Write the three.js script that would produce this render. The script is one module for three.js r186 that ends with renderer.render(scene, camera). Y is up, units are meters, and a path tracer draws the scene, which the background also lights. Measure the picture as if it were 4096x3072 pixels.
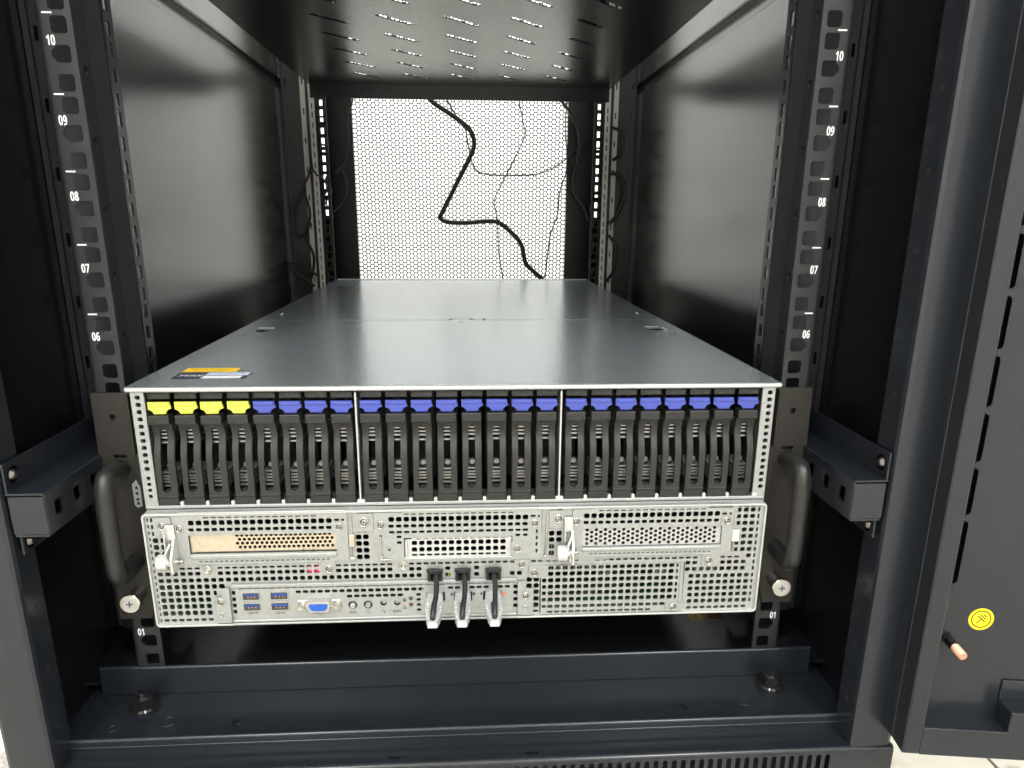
import * as THREE from 'three';
import { RoundedBoxGeometry } from 'three/addons/geometries/RoundedBoxGeometry.js';
import { TextGeometry } from 'three/addons/geometries/TextGeometry.js';
import { FontLoader } from 'three/addons/loaders/FontLoader.js';
import { mergeGeometries } from 'three/addons/utils/BufferGeometryUtils.js';
import { RectAreaLightUniformsLib } from 'three/addons/lights/RectAreaLightUniformsLib.js';

// ---------------------------------------------------------------- camera, light, exposure
const scene = new THREE.Scene();
scene.background = new THREE.Color(0x000000);
const camera = new THREE.PerspectiveCamera(2 * Math.atan(1536 / 2916.0) * 180 / Math.PI, 4 / 3, 0.02, 30);
camera.position.set(0.00307, 0.33106, 0.49721);
camera.rotation.order = 'YXZ';
camera.rotation.set(-0.2817, -0.0626, 0.0066);
camera.setViewOffset(4096, 3072, 4.8, -169.1, 4096, 3072);
const renderer = new THREE.WebGLRenderer({ antialias: true });
renderer.setSize(1024, 768);
renderer.toneMapping = THREE.LinearToneMapping;
renderer.toneMappingExposure = 1.0;
renderer.shadowMap.enabled = true;
RectAreaLightUniformsLib.init();
// ceiling lamps: x, y, z in metres, width (x), length (z), radiance, where
const LAMPS = [
  [-0.75, 2.24, 2.0, 0.3, 1.2, 52, 'long white ceiling lamp above the floor in front of the cabinet, left one of two'],
  [0.85, 2.24, 2.0, 0.3, 1.2, 52, 'long white ceiling lamp above the floor in front of the cabinet, right one of two'],
  [0.0, 2.24, -1.62, 1.6, 0.5, 60, 'wide white ceiling lamp above the floor behind the cabinet'],
];

// ---------------------------------------------------------------- helpers (all lengths in millimetres)
let seed = 7;
const rnd = () => { seed = (seed * 1664525 + 1013904223) >>> 0; return seed / 4294967296; };
const used = {};
function numbered(n) { const k = used[n] = (used[n] ?? -1) + 1; return k ? n + '_' + String(k).padStart(3, '0') : n; }
const off = new WeakMap();
function rect(x0, y0, x1, y1, c = 0, k = 1) {
  const s = new THREE.Shape();
  if (!c) { s.moveTo(x0, y0); s.lineTo(x1, y0); s.lineTo(x1, y1); s.lineTo(x0, y1); s.closePath(); return s; }
  const p = [];
  for (const [cx, cy, a] of [[x1 - c, y0 + c, -90], [x1 - c, y1 - c, 0], [x0 + c, y1 - c, 90], [x0 + c, y0 + c, 180]])
    for (let i = 0; i <= k; i++) { const t = (a + 90 * i / k) * Math.PI / 180; p.push(new THREE.Vector2(cx + c * Math.cos(t), cy + c * Math.sin(t))); }
  s.setFromPoints(p); return s;
}
const hole = (cx, cy, w, h, c = Math.min(w, h) * 0.22) => rect(cx - w / 2, cy - h / 2, cx + w / 2, cy + h / 2, c);
function circ(cx, cy, r, n = 12) { const p = []; for (let i = 0; i < n; i++) p.push(new THREE.Vector2(cx + r * Math.cos(2 * Math.PI * i / n), cy + r * Math.sin(2 * Math.PI * i / n))); return new THREE.Shape(p); }
const poly = pts => new THREE.Shape(pts.map(p => new THREE.Vector2(p[0], p[1])));
function plate(shape, holes, z0, t, bevel = 0) {
  const s = shape; s.holes = holes.map(h => new THREE.Path(h.getPoints(1)));
  const g = new THREE.ExtrudeGeometry(s, { depth: t - 2 * bevel, bevelEnabled: bevel > 0, bevelThickness: bevel, bevelSize: bevel, bevelOffset: -bevel, bevelSegments: 2, curveSegments: 8 });
  g.translate(0, 0, z0 + bevel); return g;
}
const plateX = (shape, holes, x0, t) => { const g = plate(shape, holes, 0, t); g.rotateY(Math.PI / 2); g.translate(x0, 0, 0); return g; };   // shape in (-z, y)
const plateY = (shape, holes, y0, t) => { const g = plate(shape, holes, 0, t); g.rotateX(-Math.PI / 2); g.translate(0, y0, 0); return g; };  // shape in (x, -z)
function box(x0, y0, z0, x1, y1, z1, r = 0) {
  const w = x1 - x0, h = y1 - y0, d = z1 - z0, m = Math.min(w, h, d) / 2;
  const g = r ? new RoundedBoxGeometry(w, h, d, 2, Math.min(r, m * 0.98)) : new THREE.BoxGeometry(w, h, d);
  g.translate((x0 + x1) / 2, (y0 + y1) / 2, (z0 + z1) / 2); return g;
}
function cyl(axis, x, y, z, r, len, seg = 20, r2 = r) {          // from (x, y, z) along +axis
  const g = new THREE.CylinderGeometry(r2, r, len, seg);
  g.translate(0, len / 2, 0);
  if (axis === 'x') g.rotateZ(-Math.PI / 2); if (axis === 'z') g.rotateX(Math.PI / 2);
  g.translate(x, y, z); return g;
}
function tube(pts, r, seg = 60, rad = 8, tension) {
  const c = new THREE.CatmullRomCurve3(pts.map(p => new THREE.Vector3(...p)), false, tension ? 'catmullrom' : 'centripetal', tension || 0.5);
  return new THREE.TubeGeometry(c, seg, r, rad, false);
}
function flat(g) { g = g.index ? g.toNonIndexed() : g; g.computeVertexNormals(); return g; }
function mirror(g, axis) {
  g = g.index ? g.toNonIndexed() : g;
  const m = new THREE.Vector3(1, 1, 1); m[axis] = -1; g.scale(m.x, m.y, m.z);
  for (const k of Object.keys(g.attributes)) {
    const a = g.attributes[k], n = a.itemSize;
    for (let i = 0; i < a.count; i += 3) for (let j = 0; j < n; j++) { const p = (i + 1) * n + j, q = (i + 2) * n + j, t = a.array[p]; a.array[p] = a.array[q]; a.array[q] = t; }
  }
  return g;
}
function prep(g, keepUV) {
  g = g.index ? g.toNonIndexed() : g.clone();
  for (const k of Object.keys(g.attributes)) if (!['position', 'normal', 'uv'].includes(k)) g.deleteAttribute(k);
  if (!g.attributes.normal) g.computeVertexNormals();
  if (!keepUV || !g.attributes.uv) {
    const p = g.attributes.position.array, uv = new Float32Array(p.length / 3 * 2);
    for (let i = 0; i < p.length; i += 9) {
      const ax = p[i + 3] - p[i], ay = p[i + 4] - p[i + 1], az = p[i + 5] - p[i + 2], bx = p[i + 6] - p[i], by = p[i + 7] - p[i + 1], bz = p[i + 8] - p[i + 2];
      const nx = Math.abs(ay * bz - az * by), ny = Math.abs(az * bx - ax * bz), nz = Math.abs(ax * by - ay * bx);
      const [u, v] = nx > ny && nx > nz ? [2, 1] : ny > nz ? [0, 2] : [0, 1];
      for (let j = 0; j < 3; j++) { uv[(i / 3 + j) * 2] = p[i + 3 * j + u] * 0.01; uv[(i / 3 + j) * 2 + 1] = p[i + 3 * j + v] * 0.01; }   // one repeat each 100 mm
    }
    g.setAttribute('uv', new THREE.BufferAttribute(uv, 2));
  }
  return g;
}
function geo(list, keepUV) { const a = (Array.isArray(list) ? list : [list]).map(g => prep(g, keepUV)); return a.length > 1 ? mergeGeometries(a) : a[0]; }
function part(name, list, mat, parent, keepUV) {
  const o = off.get(parent) || [0, 0, 0];
  const g = geo(list, keepUV); g.translate(-o[0], -o[1], -o[2]); g.scale(0.001, 0.001, 0.001);
  const m = new THREE.Mesh(g, mat); m.name = name; m.castShadow = m.receiveShadow = true;
  off.set(m, o); parent.add(m); return m;
}
function thing(name, label, category, base, group) {
  const o = new THREE.Group(); o.name = numbered(name); o.position.set(base[0] / 1000, base[1] / 1000, base[2] / 1000);
  o.userData = { label, category }; if (group) o.userData.group = group;
  off.set(o, base); scene.add(o); return o;
}
function solo(name, list, mat, label, category, base, group, keepUV) {      // a thing that is one mesh
  const g = geo(list, keepUV); g.translate(-base[0], -base[1], -base[2]); g.scale(0.001, 0.001, 0.001);
  const m = new THREE.Mesh(g, mat); m.name = numbered(name); m.position.set(base[0] / 1000, base[1] / 1000, base[2] / 1000);
  m.castShadow = m.receiveShadow = true; m.userData = { label, category }; if (group) m.userData.group = group;
  off.set(m, base); scene.add(m); return m;
}
function struct(name, list, mat) { const m = part(name, list, mat, scene); m.userData.kind = 'structure'; return m; }

// ---------------------------------------------------------------- textures
function noiseTex(size, octaves, base, lo, hi, sharp = 1, sd = 1) {
  let s = sd * 7919; const R = () => { s = (s * 1664525 + 1013904223) >>> 0; return s / 4294967296; };
  const a = new Float32Array(size * size); let amp = 1, tot = 0;
  for (let o = 0, f = base; o < octaves; o++, f *= 2) {
    const n = Math.min(f, size), g = new Float32Array(n * n).map(() => R());
    for (let y = 0; y < size; y++) for (let x = 0; x < size; x++) {
      const fx = x * n / size, fy = y * n / size, x0 = fx | 0, y0 = fy | 0, tx = fx - x0, ty = fy - y0, sx = tx * tx * (3 - 2 * tx), sy = ty * ty * (3 - 2 * ty);
      const x1 = (x0 + 1) % n, y1 = (y0 + 1) % n;
      a[y * size + x] += amp * ((g[y0 * n + x0] * (1 - sx) + g[y0 * n + x1] * sx) * (1 - sy) + (g[y1 * n + x0] * (1 - sx) + g[y1 * n + x1] * sx) * sy);
    }
    tot += amp; amp *= 0.6;
  }
  const d = new Uint8Array(size * size * 4);
  for (let i = 0; i < size * size; i++) { const v = lo + (hi - lo) * Math.pow(a[i] / tot, sharp); const b = Math.max(0, Math.min(255, v * 255)); d[4 * i] = d[4 * i + 1] = d[4 * i + 2] = b; d[4 * i + 3] = 255; }
  const t = new THREE.DataTexture(d, size, size); t.wrapS = t.wrapT = THREE.RepeatWrapping; t.magFilter = THREE.LinearFilter; t.minFilter = THREE.LinearMipmapLinearFilter; t.generateMipmaps = true; t.needsUpdate = true; return t;
}
const rep = (t, r) => { const c = t.clone(); c.repeat.set(r, r); c.needsUpdate = true; return c; };
const texPeel = noiseTex(512, 4, 64, 0, 1, 1, 3);           // fine powder-coat grain
const texRough = noiseTex(512, 6, 4, 0.78, 1.22, 1, 5);     // cloudy roughness, mean 1
const texSpangle = noiseTex(512, 5, 24, 0.80, 1.10, 1, 9);  // galvanised spangle
const texFine = noiseTex(512, 3, 128, 0.9, 1.08, 1, 12);    // fine metallic grain
const lin = (r, g, b) => new THREE.Color().setRGB(r, g, b);
const std = (c, roughness, metalness = 0, extra = {}) => new THREE.MeshStandardMaterial({ color: c, roughness, metalness, ...extra });
const M = {
  paint: std(lin(0.0135, 0.0160, 0.0212), 0.24, 0, { bumpMap: rep(texPeel, 1.2), bumpScale: 0.000006 }),
  panel: new THREE.MeshPhysicalMaterial({ color: lin(0.0065, 0.007, 0.0083), roughness: 0.23, ior: 1.8 }),
  rail: std(lin(0.017, 0.018, 0.0205), 0.34, 0, { bumpMap: rep(texPeel, 1.2), bumpScale: 0.000006 }),
  ear: std(lin(0.018, 0.0155, 0.013), 0.48, 0, { bumpMap: texPeel, bumpScale: 0.00003 }),
  grip: std(lin(0.017, 0.0165, 0.0155), 0.4, 0, { bumpMap: texPeel, bumpScale: 0.00004, roughnessMap: texRough }),
  plastic: std(lin(0.0135, 0.0132, 0.0128), 0.42, 0, { bumpMap: rep(texPeel, 1.6), bumpScale: 0.00003, roughnessMap: texRough }),
  dark: std(lin(0.008, 0.008, 0.009), 0.7),
  zinc: std(lin(0.385, 0.395, 0.388), 0.40, 0.45, { map: rep(texSpangle, 2), roughnessMap: rep(texRough, 2) }),
  zincBright: std(lin(0.56, 0.57, 0.56), 0.34, 0.5, { roughnessMap: rep(texRough, 2) }),
  lid: std(lin(0.31, 0.355, 0.37), 0.24, 0.55, { map: rep(texFine, 1.5), bumpMap: rep(texPeel, 1.3), bumpScale: 0.000008 }),
  chrome: std(lin(0.56, 0.555, 0.53), 0.16, 1),
  nickel: std(lin(0.58, 0.56, 0.51), 0.2, 1),
  darkNickel: std(lin(0.22, 0.21, 0.19), 0.22, 1),
  zincRear: std(lin(0.80, 0.77, 0.72), 0.45, 0.0, { map: rep(texSpangle, 2) }),
  brass: std(lin(0.60, 0.52, 0.40), 0.35, 0.6, { map: rep(texSpangle, 2) }),
  lilac: std(lin(0.48, 0.46, 0.47), 0.45, 0.3, { map: rep(texSpangle, 2) }),
  copper: std(lin(0.80, 0.42, 0.28), 0.32, 0.9),
  blackBolt: std(lin(0.010, 0.010, 0.011), 0.1, 0),
  yellow: std(lin(0.62, 0.68, 0.085), 0.42),
  blue: std(lin(0.056, 0.078, 0.37), 0.42),
  usbBlue: std(lin(0.015, 0.06, 0.24), 0.35),
  vgaBlue: std(lin(0.02, 0.11, 0.52), 0.35),
  pcb: std(lin(0.018, 0.07, 0.035), 0.4, 0, { map: rep(texSpangle, 4) }),
  rib: std(lin(0.30, 0.30, 0.29), 0.35, 0.6),
  alu: std(lin(0.7, 0.7, 0.68), 0.4, 0.7),
  ledRed: std(lin(0.2, 0.01, 0.02), 0.4, 0, { emissive: lin(1, 0.03, 0.12), emissiveIntensity: 2.2 }),
  ledOff: std(lin(0.05, 0.055, 0.055), 0.2), ledDim: std(lin(0.09, 0.012, 0.012), 0.25),
  orange: std(lin(0.75, 0.10, 0.06), 0.4, 0, { emissive: lin(1, 0.12, 0.07), emissiveIntensity: 0.5 }),
  red: std(lin(0.22, 0.012, 0.03), 0.5), lime: std(lin(0.6, 0.75, 0.03), 0.4),
  white: std(lin(0.85, 0.85, 0.84), 0.5), ink: std(lin(0.05, 0.05, 0.05), 0.6),
  cable: std(lin(0.018, 0.018, 0.019), 0.38), 
  clear: new THREE.MeshPhysicalMaterial({ color: lin(0.93, 0.93, 0.94), roughness: 0.22, transmission: 0.55, thickness: 0.004, ior: 1.5 }),
  wall: std(lin(0.88, 0.85, 0.80), 0.8), wallRear: std(lin(0.86, 0.86, 0.85), 0.85), ceiling: std(lin(0.82, 0.82, 0.81), 0.9),
  tile: std(lin(0.66, 0.62, 0.55), 0.25), grout: std(lin(0.25, 0.23, 0.2), 0.8), pink: std(lin(0.62, 0.40, 0.33), 0.6),
  lamp: std(lin(0.9, 0.9, 0.9), 0.5, 0, { emissive: lin(1, 0.98, 0.95), emissiveIntensity: 3 }), lampFrame: std(lin(0.8, 0.8, 0.8), 0.4),
  skin: std(lin(0.40, 0.42, 0.42), 0.4, 0.4),
};
M.panel2 = M.panel.clone(); M.panel2.roughness = 0.2; M.shelf = M.panel.clone(); M.shelf.roughness = 0.25;
{ // marble floor tile: warm white with soft grey veins
  const n = 512, d = new Uint8Array(n * n * 4), v = noiseTex(n, 6, 4, 0, 1, 1, 21).image.data;
  for (let y = 0; y < n; y++) for (let x = 0; x < n; x++) {
    const i = y * n + x, q = v[4 * i] / 255, w = Math.abs(Math.sin((x * 0.9 + y * 0.5) / n * 9 + q * 9)), k = 1 - 0.30 * Math.pow(1 - w, 5) - 0.10 * (1 - q);
    d[4 * i] = 240 * k; d[4 * i + 1] = 236 * k; d[4 * i + 2] = 228 * k; d[4 * i + 3] = 255;
  }
  const t = new THREE.DataTexture(d, n, n); t.colorSpace = THREE.SRGBColorSpace; t.wrapS = t.wrapT = THREE.RepeatWrapping; t.magFilter = THREE.LinearFilter; t.repeat.set(0.17, 0.17); t.needsUpdate = true;
  M.tile = std(lin(0.80, 0.78, 0.73), 0.28, 0, { map: t });
}
const fontB = await new FontLoader().loadAsync('fonts/droid/droid_sans_bold.typeface.json');
function text(str, size, x, y, z, depth = 0.08, sx = 1) {            // centred, facing +z
  const g = new TextGeometry(str, { font: fontB, size, depth, curveSegments: 3 }); g.computeBoundingBox();
  const b = g.boundingBox; g.translate(-(b.min.x + b.max.x) / 2, -(b.min.y + b.max.y) / 2, 0); g.scale(sx, 1, 1); g.translate(x, y, z); return g;
}

// ---------------------------------------------------------------- the setting: floor, walls and ceiling of the room
const FY = -128;                                                      // floor level under the cabinet feet
struct('floor', box(-2600, FY - 80, -2120, 2800, FY - 6, 2800), M.grout);
const floor = scene.children[scene.children.length - 1];
{
  const tg = geo(box(-298.5, 0, -298.5, 298.5, 6.5, 298.5, 0.8)); tg.scale(0.001, 0.001, 0.001);
  for (let i = 0; i < 9; i++) for (let j = 0; j < 9; j++) {
    const m = new THREE.Mesh(tg, M.tile); m.name = 'floor_tile'; m.position.set(-2.3 + 0.6 * i + 0.06, (FY - 6) / 1000, -1.8 + 0.6 * j); m.rotation.y = Math.PI / 2 * ((i * 3 + j * 5) % 4);
    m.castShadow = m.receiveShadow = true; floor.add(m);
  }
}
struct('ceiling', box(-2600, 2300, -2120, 2800, 2380, 2800), M.ceiling);
struct('rear_wall', box(-2600, FY - 6, -2200, 2800, 2300, -2120), M.wallRear);
struct('front_wall', box(-2600, FY - 6, 2800, 2800, 2300, 2880), M.wall);
struct('left_wall', box(-2680, FY - 6, -2120, -2600, 2300, 2800), M.wall);
struct('right_wall', box(2800, FY - 6, -2120, 2880, 2300, 2800), M.wall);
for (const [x, y, z, w, l, L, label] of LAMPS) {
  const t = thing('ceiling_lamp', label, 'ceiling lamp', [x * 1000, y * 1000 + 60, z * 1000]);
  const X = x * 1000, Y = y * 1000, Z = z * 1000, a = w * 500, b = l * 500;
  part('lamp_frame', [box(X - a - 15, Y + 4, Z - b - 15, X + a + 15, Y + 59, Z + b + 15, 4)], M.lampFrame, t);
  part('lamp_diffuser', box(X - a, Y, Z - b, X + a, Y + 4, Z + b), M.lamp, t);
  const r = new THREE.RectAreaLight(new THREE.Color(0.955, 0.99, 1.0), L, w, l);
  r.position.set(x, y - 0.004, z); r.rotation.x = -Math.PI / 2; scene.add(r);
}

// ---------------------------------------------------------------- the cabinet
const cab = thing('server_cabinet', 'black steel rack cabinet, open at the front, holding the silver server', 'rack cabinet', [0, FY, -400]);
const U = 44.45, TOP = 900;
const keyhole = (cx, cy, w, h, side) => {                             // square rail hole with a half-round notch on one side
  const a = w / 2, b = h / 2, c = 1.3, n = side * 2.0;
  const q = [[-a + c, -b], [a - c, -b], [a, -b + c], [a, b - c], [a - c, b], [-a + c, b], [-a, b - c], [-a, 3], [-a - 1.6, 1.8], [-a - 2, 0], [-a - 1.6, -1.8], [-a, -3], [-a, -b + c]];
  return poly((side < 0 ? q : q.map(p => [-p[0], p[1]]).reverse()).map(p => [cx + p[0], cy + p[1]]));
};
function railGeo(yTop) {                                              // the left front rail; the others are its mirror images
  const n = Math.floor(yTop / U), H = [], S = [], W = [], L = [];
  for (let k = 0; k < n; k++) {
    const y = k * U;
    H.push(hole(-236.3, y + 6.35, 9.6, 9.6, 1.3), keyhole(-236.3, y + 22.22, 9.6, 9.6, -1), hole(-236.3, y + 38.1, 9.6, 9.6, 1.3));
    S.push(hole(-280.4, y + 1, 2.6, 9.4, 0.6));
    W.push(circ(51, y + 21.2, 3.4, 14));
    for (const d of [6.35, 22.22, 38.1]) L.push(hole(68.5, y + d, 6.4, 9.6, 0.8));
  }
  const arc = (cx, cz, r0, r1, a0, a1) => { const p = []; for (let i = 0; i <= 6; i++) { const t = (a0 + (a1 - a0) * i / 6) * Math.PI / 180; p.push([cx + r1 * Math.cos(t), -(cz + r1 * Math.sin(t))]); } for (let i = 6; i >= 0; i--) { const t = (a0 + (a1 - a0) * i / 6) * Math.PI / 180; p.push([cx + r0 * Math.cos(t), -(cz + r0 * Math.sin(t))]); } return poly(p.reverse()); };
  return [
    plate(rect(-246, -2, -228.2, yTop), H, -1.8, 1.8),
    plateY(arc(-246, -3.4, 1.6, 3.4, 90, 180), [], -2, yTop + 2),
    plateX(rect(3.4, -2, 59.8, yTop), W, -249.4, 1.8),
    plate(rect(-283, -2, -237, yTop), S, -61.6, 1.8),
    plateX(rect(60, -2, 77, yTop), L, -238.6, 1.6),
    plateY(arc(-283, -63.5, 1.6, 3.4, 90, 180), [], -2, yTop + 2),
    box(-291, -2, -92, -284.6, yTop, -63.5), box(-290, -2, -92, -262, yTop, -88),
  ];
}
const rail0 = railGeo(TOP - 20);
for (const s of [-1, 1]) {
  const side = s < 0 ? 'left' : 'right';
  const f = rail0.map(g => s < 0 ? g.clone() : mirror(g.clone(), 'x'));
  const fr = part('mounting_rail', f, M.rail, cab);
  for (let n = 1; n <= 12; n++) {
    if (n > 1 && n < 6) continue;                                     // numbers hidden behind the server's ears are not seen
    part('unit_number', text(String(n).padStart(2, '0'), 5.6, s * 242.1, (n - 1) * U + 29.7, 0.02, 0.06, 0.62), M.white, fr);
    if (n > 4) part('unit_mark', box(Math.min(s * 239.2, s * 245.1), n * U - 0.45, 0.02, Math.max(s * 239.2, s * 245.1), n * U + 0.45, 0.08), M.white, fr);
  }
  const r = rail0.slice(0, -2).map(g => { g = mirror(g.clone(), 'z'); g.translate(0, 0, -850); return s < 0 ? g : mirror(g, 'x'); });
  part('mounting_rail', r, M.rail, cab).userData.label = 'rear ' + side + ' mounting rail with square holes';
  // front corner post, folded sheet
  const post = [[272, -56], [272, -75], [272.9, -77.4], [275, -78.4], [299.6, -78.4], [301.8, -77.5], [302.6, -75], [302.6, -20]];
  const inn = post.map(([x, z]) => [x, z]);
  const prof = poly([...inn, [301, -20], [301, -75], [299.2, -76.8], [275.7, -76.8], [273.6, -74.6], [273.6, -56]]);
  const pg = plateY(prof, [], -30, TOP + 30);
  const holes = [];
  for (let k = 0; k < 18; k++) holes.push(circ(-66, k * U + 1.5, 2.1, 10));
  const parts = [s > 0 ? pg : mirror(pg, 'x')];
  const fp = part('corner_post', parts, M.paint, cab);
  part('screw_hole', holes.flatMap((h, k) => [mk(k * U + 1.5)]), M.dark, fp);
  function mk(y) { const g = cyl('x', -0.25, y, 66, 2.2, 0.5, 12); g.translate(s < 0 ? -272 : 272, 0, 0); return g; }
  // side panel with the deep channel under the upper beam
  const a = x => s < 0 ? -x : x, B = (x0, y0, z0, x1, y1, z1, rr) => box(Math.min(a(x0), a(x1)), y0, z0, Math.max(a(x0), a(x1)), y1, z1, rr);
  part('side_panel', [B(292, -20, -838, 300, 524, -64, 1), B(298, 520, -838, 301, 540, 20), B(291.6, -30, -84, 298.6, 524, 44)], M.panel, cab);
  part('upper_beam', B(288.5, 538, -842, 300, 640, 18, 3), M.panel2, cab);
  part('side_panel', B(292, 640, -838, 300, TOP, 20), M.panel, cab).userData.label = 'upper ' + side + ' side panel';
  // rear post and door jamb
  part('corner_post', [B(276, -30, -905, 300, TOP, -842, 2)], M.paint, cab);
  // cross brace from the front post to the rail
  const sq = [62, 39.6, 17.3].map(z => hole(-z, 157, 9.0, 9.6, 0.6)), web = plateX(rect(-75, 143.4, 58, 170), sq, 248.9, 1.6);
  const br = part('cross_brace', [
    s > 0 ? web : mirror(web, 'x'), B(249.2, 169.0, -58, 271, 170.6, 76.4, 0.6), B(269.6, 169.6, -58, 271.2, 188.5, 75.6, 0.7),
    B(249.4, 143.6, 74.2, 270.4, 168.2, 75.8, 0.7), B(249.6, 142.2, -58, 269.4, 143.8, 76, 0.6), B(267.8, 129, -58, 269.4, 143, 73, 0.6)], M.paint, cab);
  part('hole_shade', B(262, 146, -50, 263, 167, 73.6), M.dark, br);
  for (const [y, x, z] of [[179.5, 269.6, 67], [136, 267.8, 65]]) {
    const c = [cyl('x', 0, y, z, 4.0, 2.0, 20, 2.6), cyl('x', 2.0, y, z, 1.4, 0.4, 6), cyl('x', -0.6, y, z, 5.2, 0.6, 24)]; c.forEach(g => { mirrorIfRight(g); g.translate(a(x), 0, 0); });
    part('bolt', c, M.darkNickel, br);
  }
  function mirrorIfRight(g) { if (s > 0) mirrorIn(g); }
  function mirrorIn(g) { g.scale(-1, 1, 1); const i = g.index.array; for (let k = 0; k < i.length; k += 3) { const t = i[k + 1]; i[k + 1] = i[k + 2]; i[k + 2] = t; } }
}
// base: foot plate, floor sheet, upstand lip, front beam with vents
const base = part('base_frame', [
  box(-279, -25, 0.5, 279, -23, 60, 0.6), box(-277, -23.5, -1.8, -246.5, 1.2, 2.6, 1.9), box(-262, -24, -1.6, 262, 0.9, 2.4, 1.9), box(246.5, -23.5, -1.8, 277, 1.2, 2.6, 1.9),
  box(-283, -32, 54.4, 280, -18.2, 58.6, 1.9), box(-298, -34, -842, 298, -31, 56)], M.paint, cab);
for (const [x, z] of [[-239, 17.5], [239, 15.5]]) {
  const hx = flat(new THREE.CylinderGeometry(8.6, 8.6, 7.5, 6)); hx.rotateY(0.25); hx.translate(x, -20.2 + 3.7, z);
  const bolt = part('hex_bolt', [hx, cyl('y', x, -23, z, 11.2, 1.2, 32), cyl('y', x, -21.8, z, 10.2, 1.6, 32, 9), cyl('y', x, -12.7, z, 7.4, 1.0, 24, 6.2), cyl('y', x, -11.7, z, 4.2, 2.2, 16, 3.8)], M.blackBolt, base);
  bolt.userData.label = 'black hexagon bolt with washer';
}
for (const [x, z, r] of [[-165.5, 39.2, 3.4], [162.5, 39, 3.2]]) part('screw', [cyl('y', x, -23, z, r, 1.6, 18, r * 0.8), cyl('y', x, -21.5, z, 1.5, 0.5, 6)], M.blackBolt, base);
for (const [x, z, r] of [[-252, 41, 3.2], [-215, 35.4, 5.2], [211.8, 34.1, 5.2]]) { const g = new THREE.TorusGeometry(r, 0.5, 6, 24); g.rotateX(Math.PI / 2); g.translate(x, -23, z); part('embossed_ring', g, M.paint, base); }
{
  const slot = (cx, cz) => { const p = []; for (let i = 0; i <= 8; i++) { const t = -Math.PI / 2 + Math.PI * i / 8; p.push([cx + 2.6 + 2.2 * Math.cos(t), -cz + 2.2 * Math.sin(t)]); } for (let i = 0; i <= 8; i++) { const t = Math.PI / 2 + Math.PI * i / 8; p.push([cx - 2.6 + 2.2 * Math.cos(t), -cz + 2.2 * Math.sin(t)]); } return poly(p); };
  const vents = [];
  for (let i = 0; i <= 79; i++) vents.push(rect(-257.4 + 6.5 * i - 1.75, -64, -257.4 + 6.5 * i + 1.75, -34.6, 1.6, 4));
  part('front_beam', [
    plateY(poly([[-306, -56], [304, -56], [304, -76.6], [-306, -76.6]].map(p => [p[0], p[1]])), [slot(-49.5, 71.5), slot(45.6, 72)], -31.8, 1.8),
    plate(rect(-306, -76, 304, -33), vents, 78.2, 1.8), cyl('x', -306, -33, 76.8, 3.1, 610, 24), box(-306, -76, 60, 303, -74, 78)], M.paint, cab);
  part('vent_backing', box(-286, -74, 61, 301, -34, 62), M.dark, cab);
}
part('floor_plate', [box(-292, -18, -842, 292, -15.5, -4)], M.panel, cab);
part('roof', box(-300, TOP, -1000, 300, TOP + 20, 20), M.paint, cab);
{ // warning rings printed on the sheet behind the server's lower edge
  const g = new THREE.RingGeometry(3.4, 6.6, 28); g.rotateX(-Math.PI / 2); g.translate(206.5, -15.4, -75);
  part('warning_sticker', g, std(lin(0.45, 0.36, 0.03), 0.6), cab);
  part('warning_sticker', box(218, -15.45, -82, 232, -15.3, -70), std(lin(0.16, 0.045, 0.02), 0.6), cab).userData.label = 'small brown sticker';
}
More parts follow.
